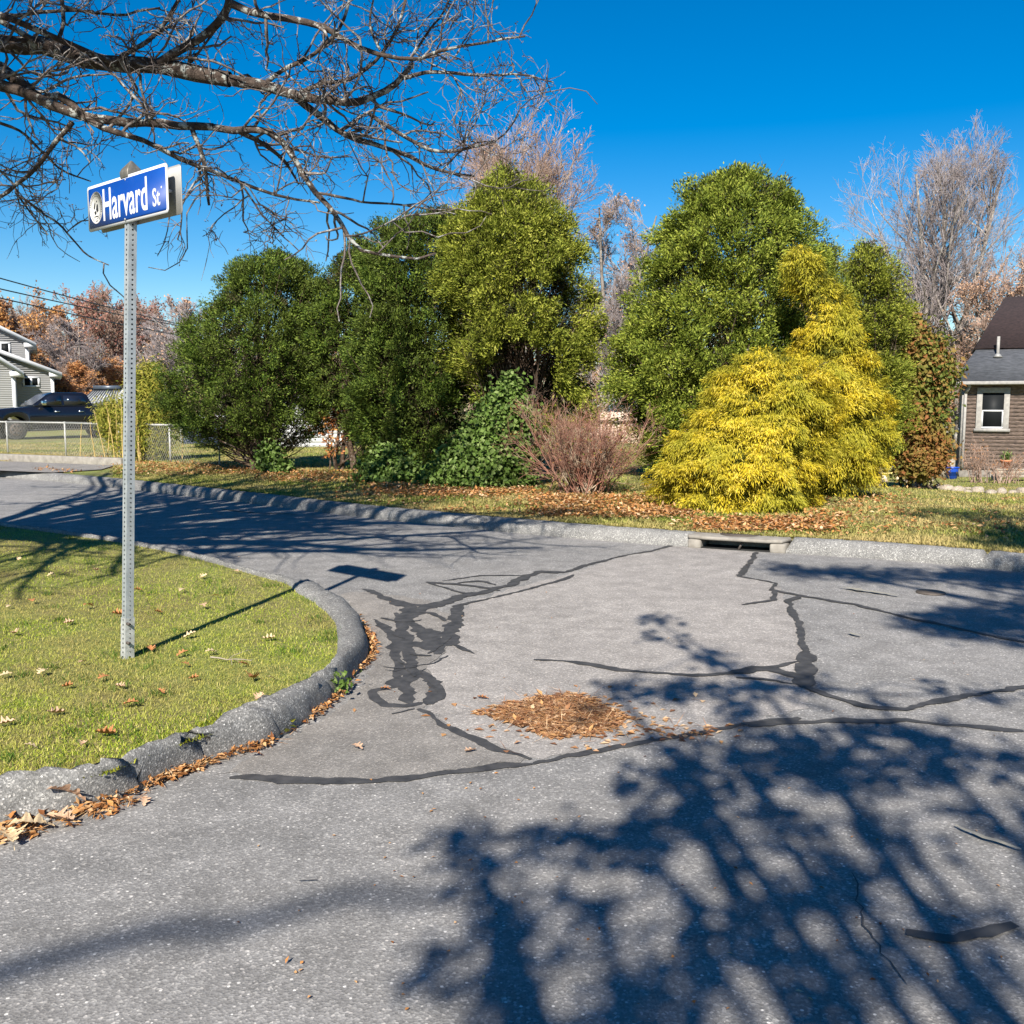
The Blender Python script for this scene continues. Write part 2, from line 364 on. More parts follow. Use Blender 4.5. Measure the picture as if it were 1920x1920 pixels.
# road: from the far kerb back behind the camera
back = np.stack([fk[:, 0]*1.0, np.full(len(fk), -40.)], 1)
tt = np.r_[-.012, np.linspace(0, 1, 30)**1.5]
G = np.zeros((len(tt), len(fk), 3))
for i, t in enumerate(tt): G[i, :, :2] = fk*(1-t)+back*t
G = G[:, ::-1]; G[:, :, 2] = 0
# side extensions so that the sheet reaches far out
def ext(G, dx):
    l = G[:, :1].copy(); l[:, :, 0] += dx; r = G[:, -1:].copy(); r[:, :, 0] -= dx; return np.concatenate([l, G, r], 1)
grid_obj('road', ext(G, 60), M['road'])
# ground beyond the far kerb to the horizon
kk = np.r_[1, 1.02, 1.05, np.geomspace(1.08, 4, 70), np.geomspace(4.4, 90, 24)]
G = np.zeros((len(kk), len(fki), 3))
for i, k in enumerate(kk): G[i, :, :2] = fki*k
G[:, :, 2] = zt(G[:, :, 0], G[:, :, 1]); G[0, :, 2] = .118
grid_obj('lawn', G, M['soil'], smoothf=True)
# far kerb: rolled asphalt profile, with a gap at the drain
def kerb(name, O, I, zi, seed, label_len=.04, jz=.012):
    r = np.random.default_rng(seed); n = len(O); prof = [(0, -.02), (0.0, .03), (.08, .085), (.22, .125), (.5, .145), (.8, .14), (1, .12), (1.06, .02)]
    G = np.zeros((len(prof), n, 3))
    ph = r.random(6)*6.28; s = np.arange(n)*.06
    wob = .5*np.sin(s*3.1+ph[0])+.3*np.sin(s*7.3+ph[1])+.2*np.sin(s*17+ph[2])
    for a, (u, z) in enumerate(prof):
        w_ = jz*wob if a < 5 else 0
        G[a, :, :2] = O*(1-u)+I*u; G[a, :, 2] = z*zi/.12+(w_+r.normal(0, jz*.4, n) if a > 1 else 0)
        if 0 < a < 6:
            d = nrm(O-I); G[a, :, :2] += d*(r.normal(0, jz*.6, n)+jz*wob)[:, None]
    # close the ends
    for e, q in ((0, 1), (-1, -2)):
        c = (O[e]+I[e])/2; cq = (O[q]+I[q])/2; G[:, e, :2] = c+(G[:, q, :2]-cq)*.94; G[:, e, 2] = np.minimum(G[:, e, 2], .03)
    return grid_obj(name, G[::-1], M['kerb'], smoothf=True)
fo = resample(fk, .07); ft = nrm(np.gradient(fo, axis=0)); fn = np.stack([-ft[:, 1], ft[:, 0]], 1)
px_, _ = proj(np.c_[fo, np.zeros(len(fo))])
infr = fo[:, 1] > 2
a_ = infr & (px_ < 1303); b_ = infr & (px_ > 1462)
brk = [-99999, 445, 575, 640, 905, 1303]
for i in range(len(brk)-1):
    s_ = a_ & (px_ >= brk[i]) & (px_ < brk[i+1])
    q_ = np.where(s_)[0]
    if len(q_) > 3: s_ = slice(max(q_[0]-1, 0), q_[-1]+2)
    if len(q_) > 3: kerb('kerb', fo[s_], (fo+fn*.28)[s_], .12, 10+i, jz=.006)
brk = [1462, 1845, 99999]
for i in range(2):
    s_ = b_ & (px_ >= brk[i]) & (px_ < brk[i+1]); q_ = np.where(s_)[0]; s_ = slice(max(q_[0]-i, 0), q_[-1]+2); kerb('kerb', fo[s_], (fo+fn*.28)[s_], .12, 20+i, jz=.006)

# near corner lawn with its broken kerb
NO = [(-260, 1600), (-120, 1572), (0, 1550), (95, 1532), (175, 1517), (255, 1487), (313, 1460), (375, 1434), (456, 1413), (510, 1393), (590, 1342),
      (626, 1312), (656, 1277), (689, 1240), (692, 1213), (678, 1182), (656, 1156), (620, 1131), (583, 1109), (540, 1092), (480, 1076), (400, 1053), (300, 1029), (200, 1011), (100, 997), (0, 984), (-200, 962), (-500, 936)]
NI = [(-260, 1480), (-120, 1470), (0, 1462), (66, 1452), (146, 1450), (215, 1440), (250, 1417), (310, 1393), (365, 1382), (430, 1342), (510, 1310),
      (558, 1290), (610, 1258), (638, 1226), (640, 1195), (636, 1165), (618, 1143), (590, 1122), (562, 1107), (530, 1095), (470, 1077), (393, 1055), (295, 1031), (197, 1013), (97, 998), (-3, 985), (-203, 963), (-503, 937)]
no = np.array([on(*p)[:2] for p in NO]); ni = np.array([on(p[0], p[1], .13)[:2] for p in NI])
for i_, p_ in enumerate(NO):
    if i_ > 14 and p_[0] < 560: ni[i_] = on(p_[0], p_[1], .13)[:2]; no[i_] = ni[i_]*(1+.12/np.linalg.norm(ni[i_]))
both = smooth(resample(np.c_[no, ni], .06), 3); no2, ni2 = both[:, :2], both[:, 2:]
wd = np.linalg.norm(no2-ni2, axis=1, keepdims=True); ni2 = np.where(wd < .06, no2+(ni2-no2)*(.06/np.maximum(wd, .01)), ni2)
pxn, pyn = proj(np.c_[no2, np.zeros(len(no2))])
ks = np.arange(len(no2)); kb = [0]
for c in ((252, 1488), (372, 1435), (628, 1310), (650, 1285)): kb.append(int(np.argmin((pxn-c[0])**2+(pyn-c[1])**2)))
kb.append(len(no2)-1)
for i in range(len(kb)-1):
    a, b = kb[i], kb[i+1]+1
    kerb('kerb', no2[a:b], ni2[a:b]+(ni2[a:b]-no2[a:b])*.12, .13, 40+i, jz=.026 if i < 4 else .01)
poly = [tuple(p) for p in ni2[::2]]+[(-40, 18), (-40, 1.5)]
def ngon(name, P, z, m, kind='structure'):
    o = link(name, mkmesh(name, [(x, y, z) for x, y in P], list(range(len(P))), [len(P)]), m); o['kind'] = kind; return o
ngon('corner_lawn', poly, .118, M['soil'])

def inpoly(P, poly):
    x, y = P[:, 0], P[:, 1]; ins = np.zeros(len(P), bool); poly = np.asarray(poly); j = len(poly)-1
    for i in range(len(poly)):
        xi, yi = poly[i]; xj, yj = poly[j]
        c = ((yi > y) != (yj > y)) & (x < (xj-xi)*(y-yi)/(yj-yi+1e-12)+xi); ins ^= c; j = i
    return ins
def wpoly(pts, z=0): return [on(p[0], p[1], z)[:2] for p in pts]
# paler resurfaced patches
pale = [(835, 1225), (860, 1165), (880, 1130), (960, 1103), (1060, 1078), (1170, 1043), (1262, 1023), (1420, 1036), (1388, 1080), (1452, 1096), (1480, 1130), (1505, 1190),
        (1515, 1260), (1510, 1330), (1400, 1360), (1160, 1405), (1000, 1424), (900, 1390), (830, 1362), (800, 1325), (822, 1300), (800, 1255)]
def ragged(P, step=.08, j=.018):
    Q = resample(np.array(list(P)+[P[0]]), step)[:-1]; return [tuple(q) for q in Q+rng.normal(0, j, Q.shape)]
ngon('road_patch', ragged(wpoly(pale)), .0015, M['road_pale'])
sm_ = [(430, 1456), (560, 1466), (700, 1464), (860, 1444), (1000, 1424), (900, 1390), (820, 1362), (790, 1328), (700, 1320), (690, 1300), (700, 1250), (700, 1190), (600, 1105), (700, 1120), (800, 1120), (840, 1150), (830, 1240), (790, 1330), (690, 1330), (640, 1320), (540, 1400), (460, 1425)]
sm_ = [(400, 1452), (560, 1466), (700, 1464), (860, 1444), (1000, 1424), (900, 1390), (828, 1362), (797, 1326), (819, 1300), (797, 1255), (832, 1225), (857, 1165), (800, 1125), (700, 1110), (640, 1112), (705, 1185), (712, 1240), (640, 1325), (520, 1405)]
ngon('road_patch', ragged(wpoly(sm_)), .003, M['road_smooth'])
# crack sealant strips
def strip(mb, pts, wdt, z, jit=.42):
    P = smooth(resample(np.array(wpoly(pts)), .035), 1); P = P+rng.normal(0, .004, P.shape)
    t = nrm(np.gradient(P, axis=0)); n = np.stack([-t[:, 1], t[:, 0]], 1)
    def wl():
        a = rng.normal(0, 1, len(P)+8); a = (.6*np.convolve(a, np.ones(5)/5, 'same')+.4*np.convolve(a, np.ones(2)/2, 'same'))[4:-4]; return 1+jit*1.6*a
    e = np.minimum(1, np.minimum(np.arange(len(P)), np.arange(len(P))[::-1])/4+.5)
    A = P+n*(wdt/2*np.clip(wl(), .25, 2)*e)[:, None]; B = P-n*(wdt/2*np.clip(wl(), .25, 2)*e)[:, None]
    V = np.concatenate([np.c_[A, np.full(len(A), z)], np.c_[B, np.full(len(B), z)]]); k = len(P)
    mb.add(V, [(i+1, i, i+k, i+k+1) for i in range(k-1)])
cr = MB(); CR = [
 ([(430, 1460), (520, 1462), (600, 1466), (680, 1467), (760, 1460), (860, 1446), (960, 1436), (1010, 1432)], .06),
 ([(1000, 1432), (1060, 1420), (1160, 1402), (1260, 1384), (1400, 1358), (1500, 1348)], .045),
 ([(1400, 1362), (1560, 1352), (1700, 1352), (1920, 1372)], .06),
 ([(782, 1330), (802, 1335), (830, 1362), (880, 1384), (930, 1404), (1000, 1424)], .05),
 ([(700, 1162), (718, 1170), (738, 1200), (745, 1240), (742, 1290)], .07), ([(742, 1290), (700, 1296), (694, 1306), (722, 1324), (770, 1326), (790, 1318)], .05),
 ([(745, 1180), (765, 1215), (772, 1250), (765, 1290), (770, 1320)], .10), ([(788, 1258), (812, 1280), (815, 1305), (800, 1322)], .10),
 ([(800, 1180), (812, 1210), (822, 1228)], .12), ([(770, 1205), (800, 1214), (830, 1218)], .10),
 ([(865, 1135), (852, 1160), (846, 1190), (836, 1212)], .10), ([(740, 1150), (770, 1168), (800, 1190)], .09),
 ([(735, 1128), (770, 1140), (752, 1165), (760, 1190)], .10), ([(760, 1162), (790, 1146), (820, 1134), (870, 1118), (925, 1106)], .12),
 ([(680, 1105), (720, 1122), (770, 1136), (820, 1136), (850, 1130)], .07), ([(925, 1106), (960, 1096), (985, 1082), (1010, 1072), (1060, 1074)], .10),
 ([(850, 1138), (920, 1122), (980, 1108), (1060, 1086), (1075, 1078)], .05), ([(800, 1092), (850, 1096), (895, 1100), (935, 1108)], .06),
 ([(860, 1094), (900, 1090), (930, 1098)], .05), ([(800, 1092), (850, 1108), (890, 1118)], .045), ([(830, 1090), (900, 1080), (985, 1080)], .035),
 ([(1060, 1074), (1100, 1060), (1170, 1042), (1222, 1034), (1262, 1022)], .055), ([(845, 1205), (868, 1218), (890, 1226)], .04),
 ([(1000, 1238), (1060, 1241), (1110, 1247), (1160, 1258), (1215, 1262)], .06), ([(1215, 1262), (1300, 1268), (1400, 1262), (1500, 1240)], .05),
 ([(1418, 1036), (1402, 1060), (1386, 1082)], .055), ([(1384, 1081), (1425, 1088), (1456, 1094), (1444, 1108)], .05),
 ([(1444, 1106), (1500, 1118), (1600, 1134), (1700, 1158), (1800, 1180), (1930, 1207)], .055), ([(1450, 1108), (1452, 1126), (1393, 1135)], .05),
 ([(1502, 1119), (1478, 1127), (1484, 1148), (1500, 1170), (1506, 1210), (1512, 1240)], .05), ([(1512, 1222), (1512, 1260), (1505, 1290)], .1),
 ([(1505, 1286), (1560, 1310), (1640, 1328), (1700, 1330), (1800, 1308), (1930, 1286)], .06), ([(1370, 1262), (1420, 1254), (1470, 1260), (1508, 1272)], .10),
 ([(1380, 1272), (1440, 1276), (1490, 1285)], .05), ([(0, 985), (-30, 990)], .03), ([(780, 1330), (745, 1338), (735, 1340)], .03),
 ([(1700, 1752), (1760, 1766), (1850, 1752), (1900, 1735)], .07), ([(1600, 1640), (1620, 1740), (1700, 1850)], .005), ([(560, 1656), (600, 1654)], .012),
 ([(1530, 1200), (1560, 1203)], .012), ([(820, 1300), (790, 1262), (798, 1256)], .01), ([(415, 955), (470, 962), (560, 965)], .05)]
rc = random.Random(5)
for _ in range(9):
    t = rc.random(); cx_, cy_ = (775+rc.uniform(-45, 60), 1125+t*190) 
    a = rc.uniform(0, 3.14); l = rc.uniform(14, 42); CR.append(([(cx_-l*math.cos(a), cy_-l*.5*math.sin(a)), (cx_+rc.uniform(-6, 6), cy_+rc.uniform(-4, 4)), (cx_+l*math.cos(a+.3), cy_+l*.5*math.sin(a+.3))], rc.uniform(.012, .05)))
for i, (p, wv) in enumerate(CR): strip(cr, p, wv*(.85 if wv < .065 else .95), .0042+i*.00008)
tag(cr.build('crack_sealant', M['tar']), kind='structure')
mk = MB()
for i, (p, wv) in enumerate([([(1575, 1104), (1620, 1110), (1685, 1120)], .07), ([(1790, 1555), (1850, 1580), (1915, 1600)], .02), ([(1590, 1190), (1612, 1196)], .05)]): strip(mk, p, wv, .0165+i*.0003, .5)
M['wornpaint'] = plain('worn_road_paint', (.3, .28, .22), (.2, .195, .18), 25, .8)
tag(mk.build('road_marking', M['wornpaint']), kind='structure')
x, y, _ = on(1745, 1112); mb = MB(); mb.cyl((x, y, .0), (x, y, .011), .11, .11, 28)
o = mb.build('manhole_cover', M['iron']); tag(o, 'small round dark iron cover set flush in the road near the right edge', 'utility cover')

# ------------------------------------------------------------------ storm drain
dc = np.array(on(1382, 1032)[:2]); i0 = int(np.argmin(((fo-dc)**2).sum(1))); tx, nx = ft[i0], fn[i0]
ang = math.atan2(tx[1], tx[0]); dr = empty('storm_drain', (fo[i0][0], fo[i0][1], 0), ang, 'concrete storm drain inlet with dark slot in the far kerb below the yellow bush', 'storm drain')
mb = MB(); rg = []
out = [(-.5, .0), (-.3, -.04), (.3, -.04), (.46, .0), (.52, .2), (.45, .5), (-.45, .55), (-.58, .25)]
mb.prism([(u, v) for u, v in out], .092, .13, 'z'); mb.build('slab', M['drainstone'], dr, bevel=.015)
mb = MB(); mb.box(-.50, -.36, -.02, .4, -.01, .09); mb.box(.34, .5, -.02, .4, -.01, .09); mb.box(-.36, .34, .3, .36, -.1, .09); mb.build('inlet_wall', M['drainstone'], dr, bevel=.02)
mb = MB(); mb.box(-.36, .34, -.01, .3, -.02, .004); mb.build('inlet_floor', M['darkhole'], dr)
mb = MB(); mb.bar((.02, .02, .0), (.06, .04, .088), .02, .02); mb.build('support_bar', M['iron'], dr)
mb = MB(); mb.cyl((-.02, .26, .13), (-.02, .26, .135), .2, .2, 24); mb.build('access_cover', M['iron'], dr)

# ------------------------------------------------------------------ street sign
bx, by, bz = on(239, 1233, .12); PT = at(246, 322, by)
sg = empty('street_sign', (bx, by, bz), 0, 'blue street name sign reading Harvard St on a perforated steel post', 'street sign')
A = R(-42); ux = np.array([math.cos(A), math.sin(A), 0]); uy = np.array([-math.sin(A), math.cos(A), 0])
top = np.array(PT)-np.array([bx, by, bz]); H = top[2]; lean = top/np.linalg.norm(top)
def SL(u, v, h): return u*ux+v*uy+lean*h/lean[2]
def perforated(w_, h0, h1, pitch=.0254, hr=.0056):
    mb = MB(); n = int((h1-h0)/pitch); hw = w_/2
    for fi in range(4):
        def q(s, h):
            a, b = [(s, -hw), (hw, s), (-s, hw), (-hw, -s)][fi]; return SL(a, b, h)
        st = [-hw, -.0127, .0127, hw]
        for k in (0, 2):
            mb.add([q(st[k], h0), q(st[k+1], h0), q(st[k+1], h0+n*pitch), q(st[k], h0+n*pitch)], [(0, 1, 2, 3)])
        for i in range(n):
            c = h0+(i+.5)*pitch; V = []; m8 = 12
            for k in range(m8):
                t = k*2*math.pi/m8+math.pi/4; cx, cy = math.cos(t), math.sin(t); s_ = .0127/max(abs(cx), abs(cy))
                V.append(q(cx*s_, c+cy*s_))
            for k in range(m8):
                t = k*2*math.pi/m8+math.pi/4; V.append(q(math.cos(t)*hr, c+math.sin(t)*hr))
            mb.add(V, [(k, (k+1) % m8, m8+(k+1) % m8, m8+k) for k in range(m8)])
    return mb
perforated(.0445, .2, H-.06).build('post', M['galv'], sg)
perforated(.052, -.08, .24).build('ground_sleeve', M['galv_old'], sg)
for h in (.09, .195):
    mb = MB(); mb.cyl(SL(.026, -.016, h), SL(.05, -.016, h), .008, .008, 8); mb.build('bolt', M['iron'], sg)
def ring(s, h): return [SL(a*s, b*s, h) for a, b in ((-1, -1), (1, -1), (1, 1), (-1, 1))]
mb = MB(); mb.loft([ring(.026, H-.075), ring(.026, H-.035)]); mb.build('cap_neck', M['cap'], sg, bevel=.003)
mb = MB(); mb.loft([ring(.04, H-.037), ring(.043, H-.005), ring(.036, H+.012), ring(.004, H+.055)]); mb.build('post_cap', M['cap'], sg, bevel=.004)
# blade corners
zc = at(246, 376, by)[2]-bz; BW, BH = .85, .238
def rrect(w2, h2, r, n=5):
    P = []
    for cx, cy, a0 in ((w2-r, h2-r, 0), (-w2+r, h2-r, 90), (-w2+r, -h2+r, 180), (w2-r, -h2+r, 270)):
        for k in range(n+1): a = R(a0+90*k/n); P.append((cx+r*math.cos(a), cy+r*math.sin(a)))
    return P
def plate(name, P, y0, y1, m, par, us=0):
    mb = MB(); n = len(P); V = [SL(us, 0, zc)+ux*u+uy*yy+np.array([0, 0, 1])*v for yy in (y0, y1) for u, v in P]
    mb.add(V, [tuple(range(n))[::-1], tuple(range(n, 2*n))]+[(i, (i+1) % n, (i+1) % n+n, i+n) for i in range(n)])
    return mb.build(name, m, par)
for side, nm in ((-1, 'a'), (1, 'b')):
    y0 = side*.028
    bl = plate('sign_blade', rrect(BW/2, BH/2, .02), y0, y0+side*.003, M['alu'], sg, .006 if side < 0 else .028)
    plate('border', rrect(BW/2-.001, BH/2-.001, .02), y0+side*.0032, y0+side*.0042, M['white'], bl, .006 if side < 0 else .028)
    plate('field', rrect(BW/2-.016, BH/2-.015, .012), y0+side*.0044, y0+side*.0052, M['blue'], bl, .006 if side < 0 else .028)
    if side < 0: fb = bl
    def text(s, u0, u1, v0, v1, off):
        c = bpy.data.curves.new('lettering', 'FONT'); c.body = s; c.size = .2; c.offset = off; c.extrude = .0004; c.resolution_u = 4
        to = bpy.data.objects.new('tmp', c); S.collection.objects.link(to); bpy.context.view_layer.update()
        me = bpy.data.meshes.new_from_object(to.evaluated_get(bpy.context.evaluated_depsgraph_get())); bpy.data.objects.remove(to)
        co = np.zeros(len(me.vertices)*3); me.vertices.foreach_get('co', co); co = co.reshape(-1, 3)
        lo_, hi_ = co.min(0), co.max(0); tu = u0+(co[:, :1]-lo_[0])/(hi_[0]-lo_[0])*(u1-u0); tv = v0+(co[:, 1:2]-lo_[1])/(hi_[1]-lo_[1])*(v1-v0)
        s0 = SL(.006 if side < 0 else .028, 0, zc); fl = -side; kx = BW/.82
        V = s0+ux*(tu*fl*kx)+np.array([0, 0, 1])*tv+uy*(y0+side*(.006+co[:, 2:3]))
        me.vertices.foreach_set('co', V.astype(np.float32).ravel()); me.update()
        return link('lettering', me, M['white'], bl)
    text('Harvard', -.235, .218, -.082, .083, .0025)
    text('St', .268, .338, -.074, .014, .0025); text('.', .349, .359, .004, .016, .002)
    cu = (-.313*BW/.82)*(-side)
    SQ = .9
    def disc(r, d, m, nm_):
        mb = MB(); s0 = SL(.006 if side < 0 else .028, 0, zc)+ux*cu
        V = [s0+np.array([0, 0, 1])*r*math.sin(a)+ux*r*SQ*math.cos(a)+uy*(y0+side*dd) for dd in (.005, d) for a in np.linspace(0, 2*math.pi, 33)[:-1]]
        mb.add(V, [tuple(range(32)), tuple(range(63, 31, -1))]+[(i, (i+1) % 32, (i+1) % 32+32, i+32) for i in range(32)]); return mb.build(nm_, m, bl)
    se = disc(.083, .0062, M['seal'], 'seal')
    mb = MB(); s0 = SL(.006 if side < 0 else .028, 0, zc)+ux*cu; rr = np.random.default_rng(3)
    def pt(a, b, d=.0068): return s0+ux*a*SQ+np.array([0, 0, 1])*b+uy*(y0+side*d)
    for k in range(48):                          # ring of small marks around the rim of the seal
        a = k*2*math.pi/48
        if k % 5 == 4: continue
        c, s = math.cos(a), math.sin(a); e = .0025
        mb.add([pt(c*.067-s*e, s*.067+c*e), pt(c*.067+s*e, s*.067-c*e), pt(c*.076+s*e, s*.076-c*e), pt(c*.076-s*e, s*.076+c*e)], [(0, 1, 2, 3)])
    for r0_, r1_ in ((.0585, .061),):
        for k in range(40):
            a, b = k*2*math.pi/40, (k+1)*2*math.pi/40
            mb.add([pt(math.cos(a)*r0_, math.sin(a)*r0_), pt(math.cos(b)*r0_, math.sin(b)*r0_), pt(math.cos(b)*r1_, math.sin(b)*r1_), pt(math.cos(a)*r1_, math.sin(a)*r1_)], [(0, 1, 2, 3)])
    for pl in ([(-.03, .0), (-.012, .03), (-.004, .022), (-.016, -.012)], [(.0, -.01), (.012, .02), (.026, .012), (.03, -.02), (.012, -.028)], [(-.024, -.02), (.0, -.016), (.004, -.034), (-.018, -.038)], [(-.03, -.044), (.03, -.044), (.022, -.05), (-.022, -.05)], [(.002, .028), (.012, .038), (.02, .026)]):
        mb.add([pt(a, b, .007) for a, b in pl], [tuple(range(len(pl)))])
    mb.build('emblem', M['black'], bl)
for u_ in (.36, -.34):
    mb = MB(); mb.cyl(SL(u_, -.027, zc), SL(u_, .027, zc), .009, .009, 10); mb.build('spacer', M['white'], sg)
for v_ in (.098, -.1):
    mb = MB(); mb.cyl(SL(.006, -.032, zc+v_), SL(.006, -.037, zc+v_), .006, .006, 8); mb.build('rivet', M['galv'], sg)

# ------------------------------------------------------------------ foliage crowns
def lump(seed):
    r = np.random.default_rng(seed); K = r.normal(0, 1, (7, 3))*np.array([1.6, 1.6, 1.9]); ph = r.random(7)*6.28
    def f(P): return sum(np.sin(P@K[i]*(1+.35*i)+ph[i])/(1+.3*i) for i in range(7))/3.2
    return f
def crown(root, name, rows, Y, m, ncl=900, per=60, cr=.16, ll=.07, lw=.028, df=.85, mode='thuja', holes=(), seed=1, amp=.09, inner=.3, m2=None, backw=.6, hub=11, puff=.17, jit=.45):
    rows = sorted(rows, key=lambda r: -r[0]); f = lump(seed)
    z = np.array([at(960, r[0], Y)[2] for r in rows]); xl = np.array([at(r[1], r[0], Y)[0] for r in rows]); xr = np.array([at(r[2], r[0], Y)[0] for r in rows])
    cx = (xl+xr)/2; hw = np.maximum((xr-xl)/2-cr*.4-puff*.1, .03)
    zz = np.linspace(z[0], z[-1], 200); pw = np.interp(zz, z, hw)+.25*abs(np.gradient(np.interp(zz, z, hw), zz))*np.interp(zz, z, hw)+.02; pw /= pw.sum()
    n0 = int(ncl*3); zs = rng.choice(zz, n0, p=pw)+rng.normal(0, .03, n0); th = rng.random(n0)*2*np.pi
    keep = (np.sin(th) < .25) | (rng.random(n0) < backw)
    zs, th = zs[keep][:ncl], th[keep][:ncl]; n = len(zs)
    h = np.interp(zs, z, hw); c = np.interp(zs, z, cx)
    u = np.stack([np.cos(th), np.sin(th), np.zeros(n)], 1)
    base = np.stack([c+h*u[:, 0], Y+h*df*u[:, 1], zs], 1); b = 1+amp*f(base*1.0)+.04*f(base*3.1)
    deep = np.where(rng.random(n) < inner, rng.uniform(.45, .9, n), rng.uniform(.9, 1.07, n))
    nh = max(12, int(n/hub)); hb = base[rng.choice(n, nh, replace=False)]; d2 = np.full(n, 9e9)
    for a0 in range(0, n, 400): d2[a0:a0+400] = ((base[a0:a0+400, None]-hb[None])**2).sum(2).min(1)
    pr = np.sqrt(d2)/np.median(np.sqrt(d2)); push = puff*(1-pr)
    dk0 = deep.copy(); Rm = np.maximum(h, .25); deep = deep+np.where(deep > .9, np.clip(push, -puff*1.6, puff)/Rm, 0)
    C = np.stack([c+h*b*deep*u[:, 0], Y+h*df*b*deep*u[:, 1], zs+np.where(deep > .9, rng.normal(0, .04, n), 0)], 1)
    slope = -np.interp(zs, (z[1:]+z[:-1])/2, np.diff(hw)/np.diff(z)) if len(z) > 2 else 0*zs
    O = nrm(np.stack([u[:, 0], u[:, 1]/df, np.clip(slope, -.6, 1.2)], 1))
    if holes:
        px, py = proj(C); k = np.ones(n, bool)
        for hx, hy, rx, ry in holes: k &= ~((((px-hx)/rx)**2+((py-hy)/ry)**2 < 1) & (u[:, 1] < -.05))
        C, O, deep, base, dk0 = C[k], O[k], deep[k], base[k], dk0[k]; n = len(C)
    sc = rng.uniform(.7, 1.35, n)
    # leaflets
    idx = np.repeat(np.arange(n), per); q = len(idx)
    Oi, Ci, si = O[idx], C[idx], sc[idx][:, None]
    if mode == 'thuja':
        ax = nrm(O*.8+np.array([0, 0, .35])+rng.normal(0, .35, (n, 3)))[idx]
        lat = nrm(np.cross(ax, rng.normal(0, 1, (n, 3))[idx])); s = rng.random((q, 1))
        w_ = rng.uniform(-1, 1, (q, 1)); bi = np.cross(ax, lat)
        P = Ci+(ax*(s-.5)*1.5+lat*w_*(1.05-s*.75)*.8+bi*rng.normal(0, .42, (q, 1)))*cr*si
        D = ax+lat*w_*.9+rng.normal(0, .4, (q, 3)); Nn = nrm(Oi+rng.normal(0, .45, (n, 3))[idx]+rng.normal(0, jit, (q, 3)))
    elif mode == 'thread':
        ax = nrm(O*np.array([1, 1, .5])+np.array([0, 0, .25])+rng.normal(0, .3, (n, 3)))[idx]; lat = nrm(np.cross(ax, (0, 0, 1.)))
        s = rng.random((q, 1)); w_ = rng.uniform(-1, 1, (q, 1))
        P = Ci+(ax*(s-.4)*1.6+lat*w_*(1.1-.8*s)-np.array([0, 0, 1])*(s*s*.7+rng.exponential(.28, (q, 1))))*cr*si
        D = ax*.6+lat*w_*.5+np.array([0, 0, -1.0])*rng.uniform(.2, 1.4, (q, 1))+rng.normal(0, .25, (q, 3)); Nn = nrm(Oi+np.array([0, 0, .4])+rng.normal(0, .4, (q, 3)))
    else:
        P = Ci+rng.normal(0, .62, (q, 3))*cr*si; D = rng.normal(0, 1, (q, 3))+np.array([0, 0, -.4]); Nn = nrm(Oi+np.array([0, -.2, .5])+rng.normal(0, .55, (q, 3)))
    ln = ll*rng.uniform(.6, 1.4, q); wv = lw*rng.uniform(.7, 1.3, q)
    k = P[:, 2] > zt(P[:, 0], P[:, 1])+.02
    if m2 is not None:
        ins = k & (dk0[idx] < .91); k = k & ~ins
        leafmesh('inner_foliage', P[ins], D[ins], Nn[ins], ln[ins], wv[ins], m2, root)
    leafmesh(name, P[k], D[k], Nn[k], ln[k], wv[k], m, root)
    return C, O, (z, cx, hw)
def stems(root, base, C, m, prof=None, nst=5, spread=.25, r=.07, nb=90, nm='trunk', zfork=.4, twig=200):
    base = np.array(base); sk = Skel(); ctr = C.mean(0); topz = C[:, 2].max()
    P0 = base+np.c_[rng.normal(0, spread*.5, (nst, 2)), np.zeros(nst)-.05]
    end = np.c_[ctr[0]+rng.normal(0, spread*1.6, nst), ctr[1]+rng.normal(0, spread, nst), base[2]+(topz-base[2])*rng.uniform(.55, .9, nst)]
    if prof is not None:
        z_, cx_, hw_ = prof; end[:, 2] = base[2]+(topz-base[2])*rng.uniform(.5, .78, nst); e1 = np.interp(end[:, 2], z_, cx_); e2 = np.interp(end[:, 2], z_, hw_)
        end[:, 0] = e1+rng.uniform(-.4, .4, nst)*e2; end[:, 1] = base[1]+rng.uniform(-.2, .4, nst)*e2
    t = np.linspace(0, 1, 9)[None, :, None]; P = P0[:, None]*(1-t)+end[:, None]*t+np.cumsum(rng.normal(0, .03, (nst, 9, 3)), 1)*np.array([1, 1, .2])
    Rr = r*rng.uniform(.6, 1.1, (nst, 1))*np.linspace(1, .25, 9)[None]; sk.add(P, Rr, 8); sk.build(nm, m, root)
    sk = Skel(); ci = rng.choice(len(C), min(nb, len(C)), replace=False); E = C[ci]
    si = rng.integers(0, nst, len(ci)); zf = np.clip((E[:, 2]-base[2])/(topz-base[2])*.8-.12, .05, .95); kf = zf*8; k0 = kf.astype(int).clip(0, 7); fr = (kf-k0)[:, None]
    B = P[si, k0]*(1-fr)+P[si, k0+1]*fr; t = np.linspace(0, 1, 6)[None, :, None]
    Q = B[:, None]*(1-t)+E[:, None]*t+np.array([0, 0, -.15])*np.sin(t*np.pi)+np.cumsum(rng.normal(0, .025, (len(ci), 6, 3)), 1)*t
    rb = r*.28*rng.uniform(.5, 1.2, (len(ci), 1))*np.linspace(1, .25, 6)[None]; sk.add(Q, rb, 5)
    p, d, L, r2 = spawn(Q, rb, 4, .3, 1, (20, 60), (.15, .35)); sk.add(*grow(p, d, L, np.maximum(r2, .003), 4), 3)
    sk.build('branches', m, root)
